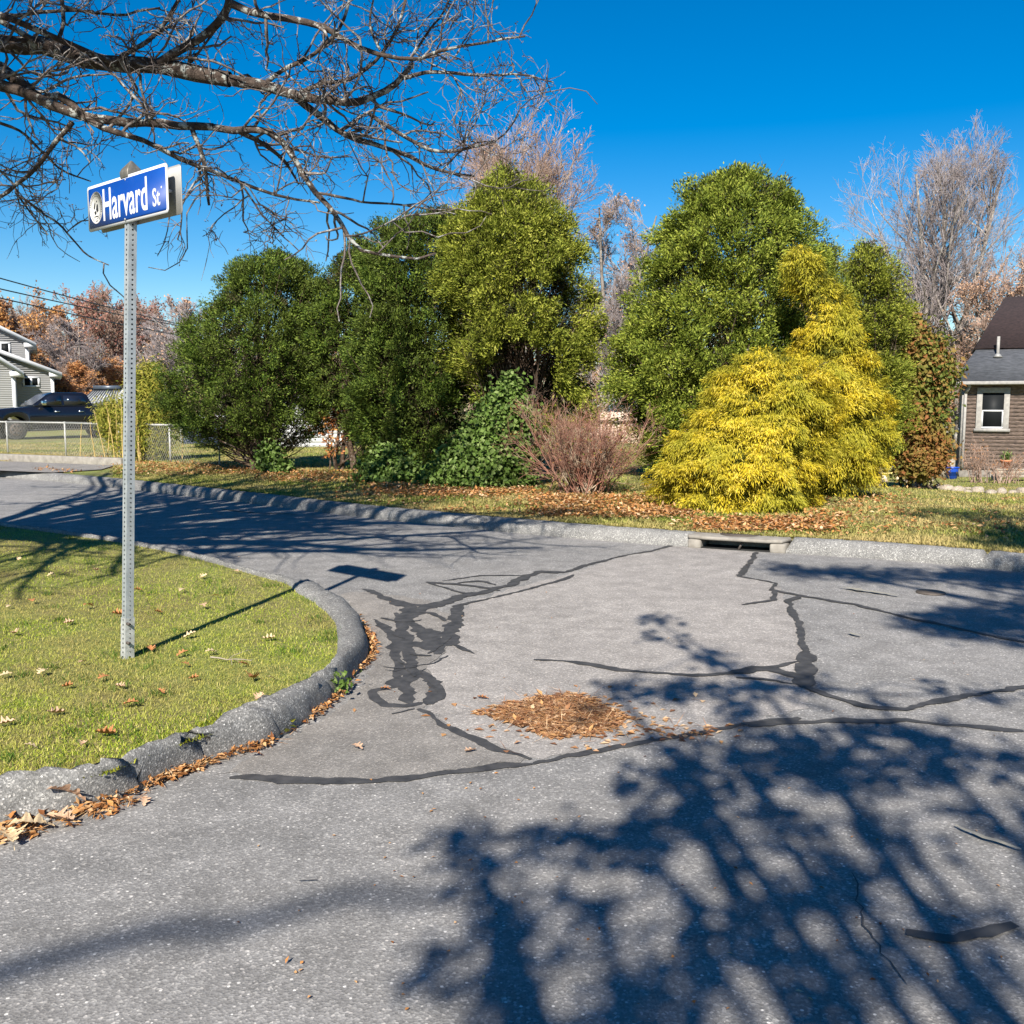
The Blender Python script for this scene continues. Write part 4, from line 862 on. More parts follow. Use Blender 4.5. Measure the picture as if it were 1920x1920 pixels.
# ------------------------------------------------------------------ trees behind the camera whose shade falls on the road
SV = np.array(SUNV)
def shade_tree(name, label, ell, hz, foot, m, seed, limb=(), dens=.19, sig=.05, per=17):
    """leaf clumps hung at real heights over the street; the ellipses say where on the road their shade lies"""
    C = []
    for (cx, cy, rx, ry, n) in ell:
        for _ in range(max(1, int(n*dens))):
            a = random.random()*6.283; q = math.sqrt(random.random()); g = np.array(on(cx+rx*q*math.cos(a), cy+ry*q*math.sin(a)))
            z = random.uniform(*hz); C.append(g+SV*(z/SV[2]))
    C = np.array(C); root = empty(name, foot, 0, label, 'tree')
    idx = np.repeat(np.arange(len(C)), per); P = C[idx]+rng.normal(0, sig, (len(idx), 3)); q = len(P)
    leafmesh('crown', P, rng.normal(0, 1, (q, 3)), rng.normal(0, 1, (q, 3)), rng.uniform(.06, .12, q), rng.uniform(.04, .075, q), m, root)
    sk = Skel(); b = np.array(foot); ctr = C.mean(0); hub = np.array([b[0]*.6+ctr[0]*.4, b[1]*.6+ctr[1]*.4, C[:, 2].min()-2.2])
    t = np.linspace(0, 1, 8)[:, None]; sk.add((b*(1-t)+hub*t)[None], np.linspace(.3, .2, 8)[None], 10)
    nk = 11; K = C[rng.choice(len(C), nk)]
    P = hub[None, None]*(1-t[None])+K[:, None]*t[None]+np.cumsum(rng.normal(0, .05, (nk, 8, 3)), 1)*np.sin(np.pi*t[None]); sk.add(P, np.repeat(np.linspace(.07, .02, 8)[None], nk, 0), 6)
    if limb:
        for (qa, qb, zz, rr0) in limb:
            ga, gb_ = np.array(on(*qa))+SV*(zz/SV[2]), np.array(on(*qb))+SV*(zz/SV[2]); tt_ = np.linspace(0, 1, 8)[:, None]
            sk.add((ga*(1-tt_)+gb_*tt_+rng.normal(0, .03, (8, 3)))[None], np.linspace(rr0, rr0*.5, 8)[None], 6); sk.add((hub*(1-tt_)+gb_*tt_)[None], np.full((1, 8), rr0), 6)
    # join every clump to its nearest limb point
    F_ = P.reshape(-1, 3)
    ci = rng.choice(len(C), min(len(C), 420), replace=False)
    dd = ((C[ci][:, None]-F_[None])**2).sum(2); s = F_[dd.argmin(1)]; t5 = np.linspace(0, 1, 5)[None, :, None]
    B = s[:, None]*(1-t5)+C[ci][:, None]*t5+rng.normal(0, .03, (len(ci), 5, 3)); sk.add(B, np.repeat(np.linspace(.014, .005, 5)[None], len(ci), 0), 3)
    sk.build('trunk', M['brownbark'], root)
EL1 = [(1220, 1155, 38, 18, 7), (1212, 1193, 14, 9, 2), (1288, 1200, 18, 11, 3), (1370, 1232, 42, 24, 10), (1180, 1300, 85, 24, 15), (1330, 1310, 130, 34, 30), (1480, 1300, 80, 30, 14),
 (1130, 1345, 40, 12, 3), (1560, 1370, 160, 22, 28), (1750, 1395, 170, 34, 34), (1400, 1420, 150, 46, 40), (1240, 1470, 90, 34, 20), (1600, 1460, 170, 40, 38), (1860, 1440, 90, 40, 20),
 (860, 1570, 60, 30, 13), (960, 1590, 90, 26, 16), (905, 1640, 55, 34, 10), (1060, 1560, 60, 26, 9), (1190, 1590, 120, 50, 34), (1340, 1570, 120, 60, 34), (1500, 1610, 120, 60, 30), (1680, 1570, 120, 46, 26), (1850, 1540, 90, 44, 16),
 (945, 1750, 80, 50, 16), (880, 1850, 90, 60, 18), (1060, 1690, 60, 26, 5), (1180, 1860, 140, 70, 42), (1330, 1770, 90, 60, 20), (1480, 1730, 100, 70, 22), (1560, 1860, 120, 70, 24), (1700, 1770, 100, 50, 12), (1840, 1690, 80, 70, 12), (1860, 1860, 80, 60, 10), (1000, 1920, 120, 40, 14),
 (1740, 1278, 50, 14, 5), (1850, 1300, 60, 22, 7)]
EL1 = [(a_, b_, c_*1.05, d_*1.05, int(n_*(1.7 if b_ < 1500 else 1.0))) for a_, b_, c_, d_, n_ in EL1]+[(1640, 1300, 90, 24, 10), (1250, 1395, 90, 12, 12)]
shade_tree('leafy_oak', 'leafy tree behind the viewer that shades the near road', EL1, (3.9, 5.3), (1.5, -9.5, 0), M['shade_leaf'], 3, limb=[((-300, 1880), (900, 1640), 8.5, .05), ((1100, 1560), (1900, 1500), 6, .02), ((900, 1900), (1600, 1480), 6, .02), ((1250, 1880), (1750, 1560), 5.5, .015)])
EL2 = [(1700, 1078, 230, 12, 70), (1850, 1085, 130, 16, 50), (1470, 1062, 60, 5, 8), (1850, 1168, 150, 26, 80), (1770, 1150, 70, 12, 14), (1830, 975, 150, 16, 90), (1890, 1030, 90, 16, 90), (1990, 1120, 80, 60, 60), (1560, 1072, 60, 6, 12)]
shade_tree('leafy_maple', 'dense tree behind the viewer on the right that shades the far lane', EL2, (5.6, 7.2), (7.5, -3.0, 0), M['shade_leaf'], 4, (), .75, .075)

# ------------------------------------------------------------------ left house
def gable_siding(mb, Yf, poly_z, xl, xr, step=.105, proud=.014):
    z0, z1 = poly_z; n = int((z1-z0)/step)
    for i in range(n+1):
        a, b = z0+i*step, min(z0+(i+1)*step, z1)
        if b-a < .005: continue
        la, ra, lb, rb = xl(a), xr(a), xl(b), xr(b)
        if ra <= la: continue
        rb = max(rb, lb+.001)
        mb.add([(la, Yf-proud, a), (ra, Yf-proud, a), (rb, Yf, b), (lb, Yf, b), (la, Yf, a), (ra, Yf, a)], [(0, 1, 2, 3), (4, 5, 1, 0)])
Yh = 50.0
def hx(px, Y): return (px-960)/F*Y
HR = R(25); HX0 = (60-960)/F*50
def hxl(px, Y):
    c, s_ = math.cos(HR), math.sin(HR); a, dy = (px-960)/F, Y-50
    return HX0+(a*(50+dy*c)-HX0+dy*s_)/(c-a*s_)
def hz(py, Y): return at(960, py, Y)[2]
lh = empty('grey_house', (hx(60, 50), 50, .1), 0, 'grey clapboard house with white trim and stepped gables at the left edge', 'house')
def section(Y, xR, zE, slope, xL, zbase, depth, ztop=None):
    """wall with a rake falling to the right eave (xR,zE)"""
    mb = MB(); top = zE+slope*(xR-xL)
    gable_siding(mb, Y, (zbase, top), lambda z: xL, lambda z: xR if z <= zE else xR-(z-zE)/slope)
    mb.build('wall', M['siding'], lh, shift=True)
    mb = MB(); mb.box(xR-.02, xR, Y+.001, Y+depth, zbase, zE-.01); mb.build('side_wall', M['siding'], lh, shift=True)
    mb = MB(); mb.box(xR-.14, xR+.012, Y-.035, Y-.016, zbase, zE-.02); mb.box(xR+.002, xR+.014, Y-.03, Y+.02, zbase, zE-.02); mb.build('corner_board', M['white'], lh, shift=True)
    # roof slab + white rake board
    ex = .38; P0, P1 = (xR+ex, zE-slope*ex), (xL, top)
    mb = MB(); mb.prism([(P0[0], P0[1]+.12), (P1[0], P1[1]+.12), (P1[0], P1[1]+.24), (P0[0], P0[1]+.2)], Y-.28, Y+depth, 'y'); mb.build('roof', M['roofdark'], lh, shift=True)
    mb = MB(); mb.prism([(P0[0]+.02, P0[1]-.03), (P1[0], P1[1]-.0), (P1[0], P1[1]+.22), (P0[0]+.02, P0[1]+.2)], Y-.31, Y-.285, 'y')
    mb.box(xR+.02, P0[0], Y-.28, Y+depth, P0[1]-.03, P0[1]+.0); mb.box(xR-.2, P0[0]+.02, Y-.30, Y-.02, P0[1]-.02, P0[1]+.2)
    mb.build('rake_board', M['white'], lh, shift=True)
def win(par, Y, px0, px1, py0, py1, split='v', fm='white', fw=.09, hf=hx):
    x0, x1, z1, z0 = hf(px0, Y), hf(px1, Y), hz(py0, Y), hz(py1, Y)
    mb = MB(); mb.box(x0, x1, Y-.06, Y-.02, z0, z0+fw); mb.box(x0, x1, Y-.06, Y-.02, z1-fw, z1); mb.box(x0, x0+fw, Y-.06, Y-.02, z0+fw, z1-fw); mb.box(x1-fw, x1, Y-.06, Y-.02, z0+fw, z1-fw)
    if split == 'v': mb.box((x0+x1)/2-.05, (x0+x1)/2+.05, Y-.055, Y-.02, z0+fw, z1-fw)
    if split == 'h': mb.box(x0+fw, x1-fw, Y-.055, Y-.02, (z0+z1)/2-.03, (z0+z1)/2+.03)
    wo = mb.build('window', M[fm], par, shift=True)
    mb = MB(); mb.box(x0+fw, x1-fw, Y-.03, Y-.018, z0+fw, z1-fw); mb.build('pane', M['glass'], wo, shift=True)
section(53, hxl(64, 53), hz(642, 52), .52, hxl(-160, 53), .1, 7)
section(50, hxl(108, 50), hz(701, 51), .40, hxl(-160, 50), .1, 6)
section(47, hxl(36, 47), hz(694, 47), .72, hxl(-140, 47), .1, 3.0)
win(lh, 53, 11, 31, 643, 667, None, hf=hxl); win(lh, 50, 50, 82, 706, 726, 'v', hf=hxl)
lh.rotation_euler = (0, 0, HR)

# ------------------------------------------------------------------ far shed
sd = empty('garden_shed', (hx(200, 56), 56, .1), 0, 'small shed with ribbed dark metal roof behind the truck', 'shed')
a, b, zr, ze = hx(160, 56), hx(222, 56), hz(727, 56), hz(756, 56)
mb = MB(); mb.box(a, b, 56, 58.4, .05, ze-.02); mb.build('wall', M['white'], sd, shift=True)
mb = MB(); V = [(a-.1, 55.8, ze), (b+.2, 55.8, ze), (b-.15, 57.2, zr), (a+.3, 57.2, zr), (a-.1, 58.6, ze), (b+.2, 58.6, ze)]
mb.add(V, [(0, 1, 2, 3), (3, 2, 5, 4), (0, 3, 4), (1, 5, 2), (0, 4, 5, 1)]); rf = mb.build('roof', M['slat'], sd, shift=True)
mb = MB()
for i in range(13):
    t = i/12; p0 = np.array([a-.1+t*(b-a+.3), 55.8, ze+.02]); p1 = np.array([a+.3+t*(b-a-.45), 57.2, zr+.02]); mb.bar(p0, p1, .06, .05)
mb.build('roof_rib', M['metalroof'], sd, shift=True)
mb = MB(); mb.bar((a+.25, 57.1, zr+.03), (b-.1, 57.1, zr+.03), .5, .22); mb.build('ridge_cap', M['metalroof'], sd, shift=True)
g2 = empty('greenhouse', (hx(228, 54), 54, .1), 0, 'pale grey slant-roofed outbuilding beside the shed, cut by the sign post', 'shed')
a, b = hx(214, 54), hx(262, 54); mb = MB(); mb.prism([(a, .1), (b, .1), (b, hz(722, 54)), (hx(236, 54), hz(728, 54)), (a, hz(757, 54))], 54, 57); mb.build('wall', M['slat'], g2, shift=True)
# white and blue outbuildings glimpsed under the evergreens
wb = empty('white_garage', (hx(590, 31), 31, .1), 0, 'white clapboard outbuilding glimpsed under the dark evergreens', 'garage')
a, b = hx(515, 31), hx(655, 31); mb = MB(); gable_siding(mb, 31, (hz(838, 31), hz(748, 31)), lambda z: a, lambda z: b, .14, .016); mb.build('wall', M['white'], wb, shift=True)
mb = MB(); mb.box(a+.02, b-.02, 31.01, 35, .05, hz(748, 31)-.02); mb.build('side_wall', M['white'], wb, shift=True)
mb = MB(); mb.box(a-.15, b+.15, 30.75, 35.3, hz(748, 31), hz(741, 31)); mb.build('roof', M['roofdark'], wb, shift=True)
mb = MB(); mb.box(a+.05, b-.05, 30.99, 31.03, .02, hz(838, 31)-.004); mb.build('foundation', M['roofdark'], wb, shift=True)
bb = empty('blue_shed', (hx(378, 30), 30, .1), 0, 'dark blue shed wall with a white corner post under the leftmost evergreen', 'shed')
a, b = hx(345, 30), hx(412, 30); mb = MB(); mb.box(a, b, 30, 32, hz(832, 30), hz(786, 30)); mb.build('wall', M['paleblue'], bb, shift=True)
mb = MB(); mb.box(a-.07, a-.002, 29.95, 30.05, hz(832, 30), hz(793, 30)); mb.build('corner_post', M['white'], bb, shift=True)
mb = MB(); mb.box(a-.1, b+.1, 29.8, 32.2, hz(786, 30)+.002, hz(779, 30)); mb.build('roof', M['white'], bb, shift=True)
# white gable between the big evergreens
Yg = 58; wg = empty('white_gable_house', (hx(1150, Yg), Yg, -.3), 0, 'small white gable with a dormer window seen between the two big evergreens', 'house')
xa, xp, xb = hx(1108, Yg), hx(1150, Yg), hx(1192, Yg); zp, ze = hz(708, Yg), hz(760, Yg)
mb = MB(); gable_siding(mb, Yg, (-.6, zp-.1), lambda z: xa if z < ze else xa+(z-ze)/(zp-ze)*(xp-xa), lambda z: xb if z < ze else xb-(z-ze)/(zp-ze)*(xb-xp), .14, .02); mb.build('wall', M['white'], wg, shift=True)
mb = MB()
for s_, e_ in ((xa-.3, xp), (xb+.3, xp)): mb.bar((s_, Yg+2, ze-.3), (e_, Yg+2, zp+.05), 4.6, .12, (0, 0, 1)) if False else mb.prism([(s_, ze-.35), (e_, zp), (e_, zp+.14), (s_, ze-.2)], Yg-.3, Yg+7)
mb.build('roof', M['roofgrey'], wg, shift=True)
mb = MB()
for s_, e_ in ((xa-.3, xp), (xb+.3, xp)): mb.prism([(s_, ze-.42), (e_, zp-.1), (e_, zp+.1), (s_, ze-.24)], Yg-.34, Yg-.305)
mb.build('rake_board', M['white'], wg, shift=True)
win(wg, Yg, 1136, 1151, 727, 752, 'h')
tf = empty('board_fence', (hx(1190, 40), 40, -.2), 0, 'tan board fence with a dark rail between the bare shrub and the rounded arborvitae', 'fence')
mb = MB()
x = hx(1105, 40)
while x < hx(1290, 40):
    mb.box(x, x+.135, 40, 40.025, -.6, hz(773, 40)+random.uniform(-.03, .03)); x += .142
mb.build('boards', M['tanwood'], tf, shift=True)
mb = MB(); mb.bar((hx(1105, 40), 39.95, hz(790, 40)), (hx(1290, 40), 39.95, hz(792, 40)), .05, .1); mb.build('rail', M['brownbark'], tf, shift=True)

# ------------------------------------------------------------------ pickup truck
tr = empty('pickup_truck', at(113, 822, 39)[:2]+(.1,), R(225-4), 'black crew cab pickup truck parked on the grass behind the chain link fence', 'pickup truck')
tr.scale = (.93, .93, .93)
def arc(cx, r, a0, a1, z=.43, n=9): return [(cx+r*math.cos(R(a0+(a1-a0)*i/(n-1))), z+r*math.sin(R(a0+(a1-a0)*i/(n-1)))) for i in range(n)]
X0 = -2.9
tp = [(X0, 1.3), (X0+.08, 1.37), (X0+1.75, 1.38), (X0+4.25, 1.34), (X0+5.1, 1.27), (X0+5.7, 1.18), (X0+5.86, 1.06)]
def bot(x):
    for cx in (X0+1.15, X0+4.85):
        if abs(x-cx) < .53: return .43+math.sqrt(.53**2-(x-cx)**2)
    return .4 if X0+1.6 < x < X0+4.4 else .52
xs_ = sorted(set([X0, X0+.08, X0+5.7, X0+5.86]+[X0+.3*i for i in range(1, 19)]+[c_+.53*math.cos(R(10*k)) for c_ in (X0+1.15, X0+4.85) for k in range(19)]+[c_+e_ for c_ in (X0+1.15, X0+4.85) for e_ in (-.532, .532)]))
mb = MB(); mb.loft([[(x_, -.98, bot(x_)), (x_, -.98, np.interp(x_, *zip(*tp))-.06), (x_, -.9, np.interp(x_, *zip(*tp))), (x_, .9, np.interp(x_, *zip(*tp))), (x_, .98, np.interp(x_, *zip(*tp))-.06), (x_, .98, bot(x_))] for x_ in xs_])
mb.build('body', M['paint_black'], tr)
def cabring(z, x0, x1, hw): return [(x0, -hw, z), (x1, -hw, z), (x1, hw, z), (x0, hw, z)]
mb = MB(); mb.loft([cabring(1.36, X0+1.78, X0+4.2, .94), cabring(1.86, X0+1.98, X0+3.5, .76), cabring(1.93, X0+2.15, X0+3.3, .7)]); mb.build('cab', M['paint_black'], tr, bevel=.05)
def cabpt(x, z, s):                               # on the cab flank
    t = (z-1.36)/.5; return (x, s*(.94-.18*t+.006), z)
for s in (-1, 1):
    for P in ([(2.02, 1.42), (2.95, 1.42), (2.95, 1.8), (2.16, 1.8)], [(3.05, 1.42), (3.98, 1.42), (3.48, 1.8), (3.05, 1.8)]):
        mb = MB(); V = [cabpt(X0+x, z, s) for x, z in P]+[tuple(np.array(cabpt(X0+x, z, s))+(0, s*.012, 0)) for x, z in P]
        mb.add(V, [(0, 1, 2, 3), (7, 6, 5, 4), (0, 4, 5, 1), (1, 5, 6, 2), (2, 6, 7, 3), (3, 7, 4, 0)]); mb.build('side_window', M['tint'], tr)
mb = MB(); 
def wsp(y, t): return (X0+4.2-.7*t+.02, y*(1-.19*t), 1.36+.5*t+.012)
mb.add([wsp(-.86, .08), wsp(.86, .08), wsp(.86, .95), wsp(-.86, .95)], [(0, 1, 2, 3)]); mb.build('windscreen', M['wshield'], tr)
for s in (-1, 1):
    mb = MB(); mb.box(X0+5.72, X0+5.9, s*.93-.16, s*.93+.06 if s > 0 else s*.93+.16, .86, 1.06) if s > 0 else mb.box(X0+5.72, X0+5.9, -.99, -.77, .86, 1.06); mb.build('headlight', M['chrome'], tr, bevel=.02)
    mb = MB(); mb.box(X0+5.6, X0+5.73, s*.985-.008, s*.985+.008, .88, 1.0); mb.build('marker_lamp', M['amber'], tr)
    mb = MB(); mb.box(X0+3.72, X0+3.9, min(s*1.0, s*1.24), max(s*1.0, s*1.24), 1.4, 1.58); mb.build('mirror', M['chrome'], tr, bevel=.03)
    for hx0 in (2.2, 3.15): mb = MB(); mb.box(X0+hx0, X0+hx0+.22, min(s*.985, s*1.01), max(s*.985, s*1.01), 1.12, 1.17); mb.build('door_handle', M['chrome'], tr)
    mb = MB(); mb.box(X0+1.85, X0+4.2, min(s*.98, s*1.08), max(s*.98, s*1.08), .38, .44); mb.build('side_step', M['tyre'], tr, bevel=.01)
mb = MB(); mb.box(X0+5.87, X0+5.93, -.72, .72, .72, 1.1); gr = mb.build('grille', M['chrome'], tr, bevel=.02)
mb = MB()
for i in range(4): mb.box(X0+5.931, X0+5.945, -.66, .66, .75+i*.085, .80+i*.085)
mb.build('slot', M['black'], gr)
mb = MB(); mb.box(X0+5.8, X0+6.0, -.97, .97, .44, .66); mb.build('bumper', M['chrome'], tr, bevel=.04)
for xw in (X0+1.15, X0+4.85):
    for s in (-1, 1):
        y0, y1 = (.72, .99) if s > 0 else (-.99, -.72)
        mb = MB(); mb.cyl((xw, y0, .42), (xw, y1, .42), .42, .42, 28); wh = mb.build('wheel', M['tyre'], tr, bevel=.04)
        mb = MB(); yo = s*.992; mb.cyl((xw, yo, .42), (xw, yo+s*.012, .42), .26, .24, 22); rim = mb.build('rim', M['iron'], wh)
        for k in range(6):
            mb = MB(); a = k*math.pi/3; mb.cyl((xw+.15*math.cos(a), yo+s*.012, .42+.15*math.sin(a)), (xw+.15*math.cos(a), yo+s*.016, .42+.15*math.sin(a)), .045, .045, 8); mb.build('rim_slot', M['black'], wh)

# ------------------------------------------------------------------ chain link fence, sidewalk and edging
fp = [gnd(-120, 842), gnd(15, 849), gnd(124, 855), gnd(225, 862), gnd(320, 868), gnd(412, 874)]
fr = empty('chain_link_fence', fp[2], 0, 'low galvanised chain link fence in front of the black truck', 'fence'); FH = .86
M['fencewire'] = plain('galvanised_wire', (.36, .36, .35), (.45, .45, .43), 10, .6, .2)
for p in fp:
    mb = MB(); mb.cyl((p[0], p[1], p[2]-.05), (p[0], p[1], p[2]+FH+.03), .022, .022, 8); mb.build('fence_post', M['fencewire'], fr, shift=True)
mb = MB()
for a, b in zip(fp[:-1], fp[1:]): mb.cyl((a[0], a[1], a[2]+FH), (b[0], b[1], b[2]+FH), .02, .02, 6)
mb.build('top_rail', M['fencewire'], fr, shift=True)
sk = Skel(); W = np.array(fp); dcum = np.r_[0, np.cumsum(np.linalg.norm(np.diff(W[:, :2], axis=0), axis=1))]
def fpt(s, h): return np.stack([np.interp(s, dcum, W[:, 0]), np.interp(s, dcum, W[:, 1])-.035, np.interp(s, dcum, W[:, 2])+h], -1)
s0 = np.arange(-FH, dcum[-1], .085)
for sg_ in (1, -1):
    a = s0; h0 = np.full(len(a), .03); h1 = np.full(len(a), FH+.03)
    if sg_ == 1: A0, A1_ = a, a+FH*.75
    else: A0, A1_ = a+FH*.75, a
    ok = (np.minimum(A0, A1_) > 0) & (np.maximum(A0, A1_) < dcum[-1])
    P = np.stack([fpt(A0[ok], .03), fpt((A0[ok]+A1_[ok])/2, .03+FH/2), fpt(A1_[ok], FH+.04)], 1); sk.add(P, np.full(P.shape[:2], .002), 3)
sk.build('wire_mesh', M['fencewire'], fr)
# asphalt sidewalk with concrete edging
def drape(name, pts, dz, m):
    P = [gnd(*p) for p in pts]; o = link(name, mkmesh(name, [(x, y, z+dz) for x, y, z in P], list(range(len(P))), [len(P)]), m); o['kind'] = 'structure'; return o
drape('sidewalk', [(-300, 888), (0, 884), (95, 888), (190, 882), (215, 874), (0, 866), (-300, 858)], .02, M['road_smooth'])
e0, e1, e2 = gnd(-300, 852), gnd(0, 864), gnd(230, 873)
for i, (a, b) in enumerate(((e0, e1), (e1, e2))):
    mb = MB(); mb.bar((a[0], a[1]+.1, a[2]+.04), (b[0], b[1]+.1, b[2]+.04), .2, .24)
    tag(mb.build('kerb', M['drainstone'], bevel=.02), kind='structure')

# overhead cables
for i, (a, b, lb) in enumerate([((-60, 505, 30), (560, 640, 95), 'topmost thin black overhead cable crossing the woods at the left'), ((-60, 528, 30), (560, 632, 96), 'middle overhead cable crossing the woods at the left'), ((-60, 545, 30), (560, 650, 94), 'lowest overhead cable crossing the woods at the left')]):
    p0, p1 = np.array(at(*a)), np.array(at(*b)); t = np.linspace(0, 1, 24)[:, None]; P = p0*(1-t)+p1*t-np.array([0, 0, 1])*(.5*4*t*(1-t))
    sk = Skel(); sk.add(P[None], np.full((1, 24), .022), 5); o = sk.build('overhead_cable', M['black']); tag(o, lb, 'cable')

# ------------------------------------------------------------------ shingled house on the right
c0 = at(1804, 800, 33); th = R(-23); rh = empty('shingled_house', (c0[0], 33, -.95), th, 'weathered brown shingled house with dark stepped roof at the right edge', 'house')
# local frame: x to the right along the front, y back, z up from the ground
EV = hz(718, 33)+.95                              # eave height
WL = 7.0
mb = MB(); step = .125
def wallrows(mb, fx, L0, L1, z0, z1):
    n = int((z1-z0)/step)
    for i in range(n+1):
        a, b = z0+i*step, min(z0+(i+1)*step, z1)
        if b-a < .01: continue
        mb.add([fx(L0, -.018, a), fx(L1, -.018, a), fx(L1, 0, b), fx(L0, 0, b), fx(L0, 0, a), fx(L1, 0, a)], [(0, 1, 2, 3), (4, 5, 1, 0)])
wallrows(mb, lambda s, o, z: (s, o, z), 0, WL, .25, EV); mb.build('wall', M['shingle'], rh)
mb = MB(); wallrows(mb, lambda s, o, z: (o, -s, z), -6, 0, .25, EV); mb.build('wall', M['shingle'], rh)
mb = MB(); mb.box(0, WL, .02, 6, -.5, .25); mb.build('foundation', M['drainstone'], rh)
mb = MB(); mb.box(-.03, .1, -.04, -.02, .25, EV); mb.box(-.045, -.02, -.04, .1, .25, EV); mb.build('corner_board', M['trimgrey'], rh)
# lower roof, upper dark roof
ov = .4; rz1 = EV+1.15; q = 1.25
mb = MB(); V = [(-ov, -ov, EV), (WL, -ov, EV), (WL, q, rz1), (.35, q, rz1), (-ov, 6.4, EV), (.35, 5.0, rz1), (WL, 6.4, EV), (WL, 5, rz1)]
mb.add(V, [(0, 1, 2, 3), (0, 3, 5, 4), (4, 5, 7, 6), (0, 4, 6, 1)]); mb.build('roof', M['roofgrey'], rh)
mb = MB(); V = [(.3, q-.08, rz1+.03), (WL, q-.08, rz1+.03), (WL, 3.1, rz1+1.9), (1.25, 3.1, rz1+1.9), (.3, 5, rz1+.03), (WL, 5, rz1+.03)]
mb.add(V, [(0, 1, 2, 3), (0, 3, 4), (4, 3, 2, 5), (0, 4, 5, 1)]); mb.build('roof', M['roofbrown'], rh)
mb = MB(); mb.bar((-ov-.02, -ov-.05, EV-.01), (WL, -ov-.05, EV-.01), .1, .11); mb.build('gutter', M['trimgrey'], rh, bevel=.02)
mb = MB(); mb.box(-ov, WL, -ov, 0, EV-.08, EV-.02); mb.build('soffit', M['wood'], rh)
mb = MB(); mb.cyl((.12, -.42, EV-.04), (.16, -.3, EV-.12), .045, .045, 8); mb.cyl((.16, -.3, EV-.12), (.06, -.09, EV-.35), .045, .045, 8); mb.cyl((.06, -.09, EV-.35), (.06, -.09, .3), .045, .045, 8); mb.build('downspout', M['trimgrey'], rh)
mb = MB(); mb.cyl((1.0, .9, EV+.7), (1.0, .9, EV+1.55), .05, .05, 10); mb.build('vent_pipe', M['trimgrey'], rh)
mb = MB(); mb.cyl((1.0, .85, EV+.85), (1.0, .88, EV+.98), .16, .06, 10); mb.build('vent_flashing', M['alu'], rh)
def rwin(x0, x1, z0, z1, side=False):
    T = (lambda s, o, z: (s, o, z)) if not side else (lambda s, o, z: (o, s, z))
    def bx(mb, a, b, o0, o1, c, d):
        (xa, ya, za), (xb, yb, zb) = T(a, o0, c), T(b, o1, d); mb.box(min(xa, xb), max(xa, xb), min(ya, yb), max(ya, yb), c, d)
    f = .17; mb = MB(); bx(mb, x0, x0+f, -.07, -.02, z0, z1); bx(mb, x1-f, x1, -.07, -.02, z0, z1); bx(mb, x0+f, x1-f, -.07, -.02, z1-f, z1); 
    wo = mb.build('window', M['trimgrey'], rh, bevel=.004)
    mb = MB(); bx(mb, x0-.05, x1+.05, -.1, -.02, z0-.1, z0-.002); mb.build('sill', M['trimgrey'], wo)
    mb = MB(); bx(mb, x0+f, x1-f, -.03, -.022, z0, z1-f); mb.build('pane', M['glass'], wo)
    mb = MB(); zm = (z0+z1-f)/2; bx(mb, x0+f, x1-f, -.05, -.031, zm-.025, zm+.025); bx(mb, x0+f, x1-f, -.05, -.031, z0+.001, z0+.06); bx(mb, x0+f+.001, x0+f+.04, -.048, -.031, z0+.06, zm-.025); bx(mb, x1-f-.04, x1-f-.001, -.048, -.031, z0+.06, zm-.025); mb.build('sash', M['white'], wo)
rwin(.4, 1.38, EV-1.5, EV-.16); rwin(.25, 1.3, EV-1.5, EV-.16, True); rwin(3.4, 4.5, EV-1.5, EV-.16)
# things by the house
def lp(px, py, dz=0):
    x, y, z = gnd(px, py); return x, y, z+dz
x, y, z = lp(1784, 898); b_o = empty('plastic_tub', (x, y, z), 0, 'blue plastic tub standing in the garden bed by the house corner', 'tub')
mb = MB(); n = 20; mb.loft([[(r*math.cos(k*2*math.pi/n), r*math.sin(k*2*math.pi/n), h) for k in range(n)] for r, h in ((.15, 0), (.19, .3), (.2, .34), (.21, .36), (.19, .36), (.17, .1))], True); mb.build('tub_body', M['plasticblue'], b_o, smooth=True)
mb = MB(); mb.cyl((0, 0, .335), (0, 0, .352), .218, .218, 20); mb.build('rim', M['plasticblue'], b_o)
x, y, z = lp(1897, 903); st_ = empty('wooden_steps', (x+.35, y, z), 0, 'low grey wooden steps at the right edge holding a clay pot', 'steps')
mb = MB(); mb.box(-.7, .9, 0, .35, .14, .18); mb.box(-.7, .9, .25, .6, .3, .34); mb.build('tread', M['wood'], st_, bevel=.005)
mb = MB(); mb.box(-.66, -.62, .02, .58, -.02, .138); mb.box(.8, .84, .02, .58, -.02, .138); mb.box(-.68, .88, .27, .3, .182, .298); mb.build('riser', M['wood'], st_)
po = empty('clay_pot', (x+.02, y+.42, z+.34), 0, 'terracotta pot with sparse green plant on the wooden steps', 'plant pot')
mb = MB(); mb.loft([[(r*math.cos(k*2*math.pi/n), r*math.sin(k*2*math.pi/n), h) for k in range(n)] for r, h in ((.09, 0), (.135, .2), (.155, .2), (.16, .25), (.14, .25), (.13, .2))], True); mb.build('pot', M['terracotta'], po, smooth=False)
q = 140; leafmesh('plant', rng.normal(0, .07, (q, 3))+np.array([0, 0, .32]), rng.normal(0, 1, (q, 3))+np.array([0, 0, 1]), rng.normal(0, 1, (q, 3)), np.full(q, .12), np.full(q, .03), M['ivy'], po, shift=False)
x, y, z = lp(1668, 902); be = empty('garden_bench', (x, y, z), 0, 'low yellow-topped bench on pale stone blocks in the garden bed', 'bench')
mb = MB(); mb.box(-.38, .42, -.14, .14, .2, .245); mb.build('seat', M['yellowwood'], be, bevel=.01)
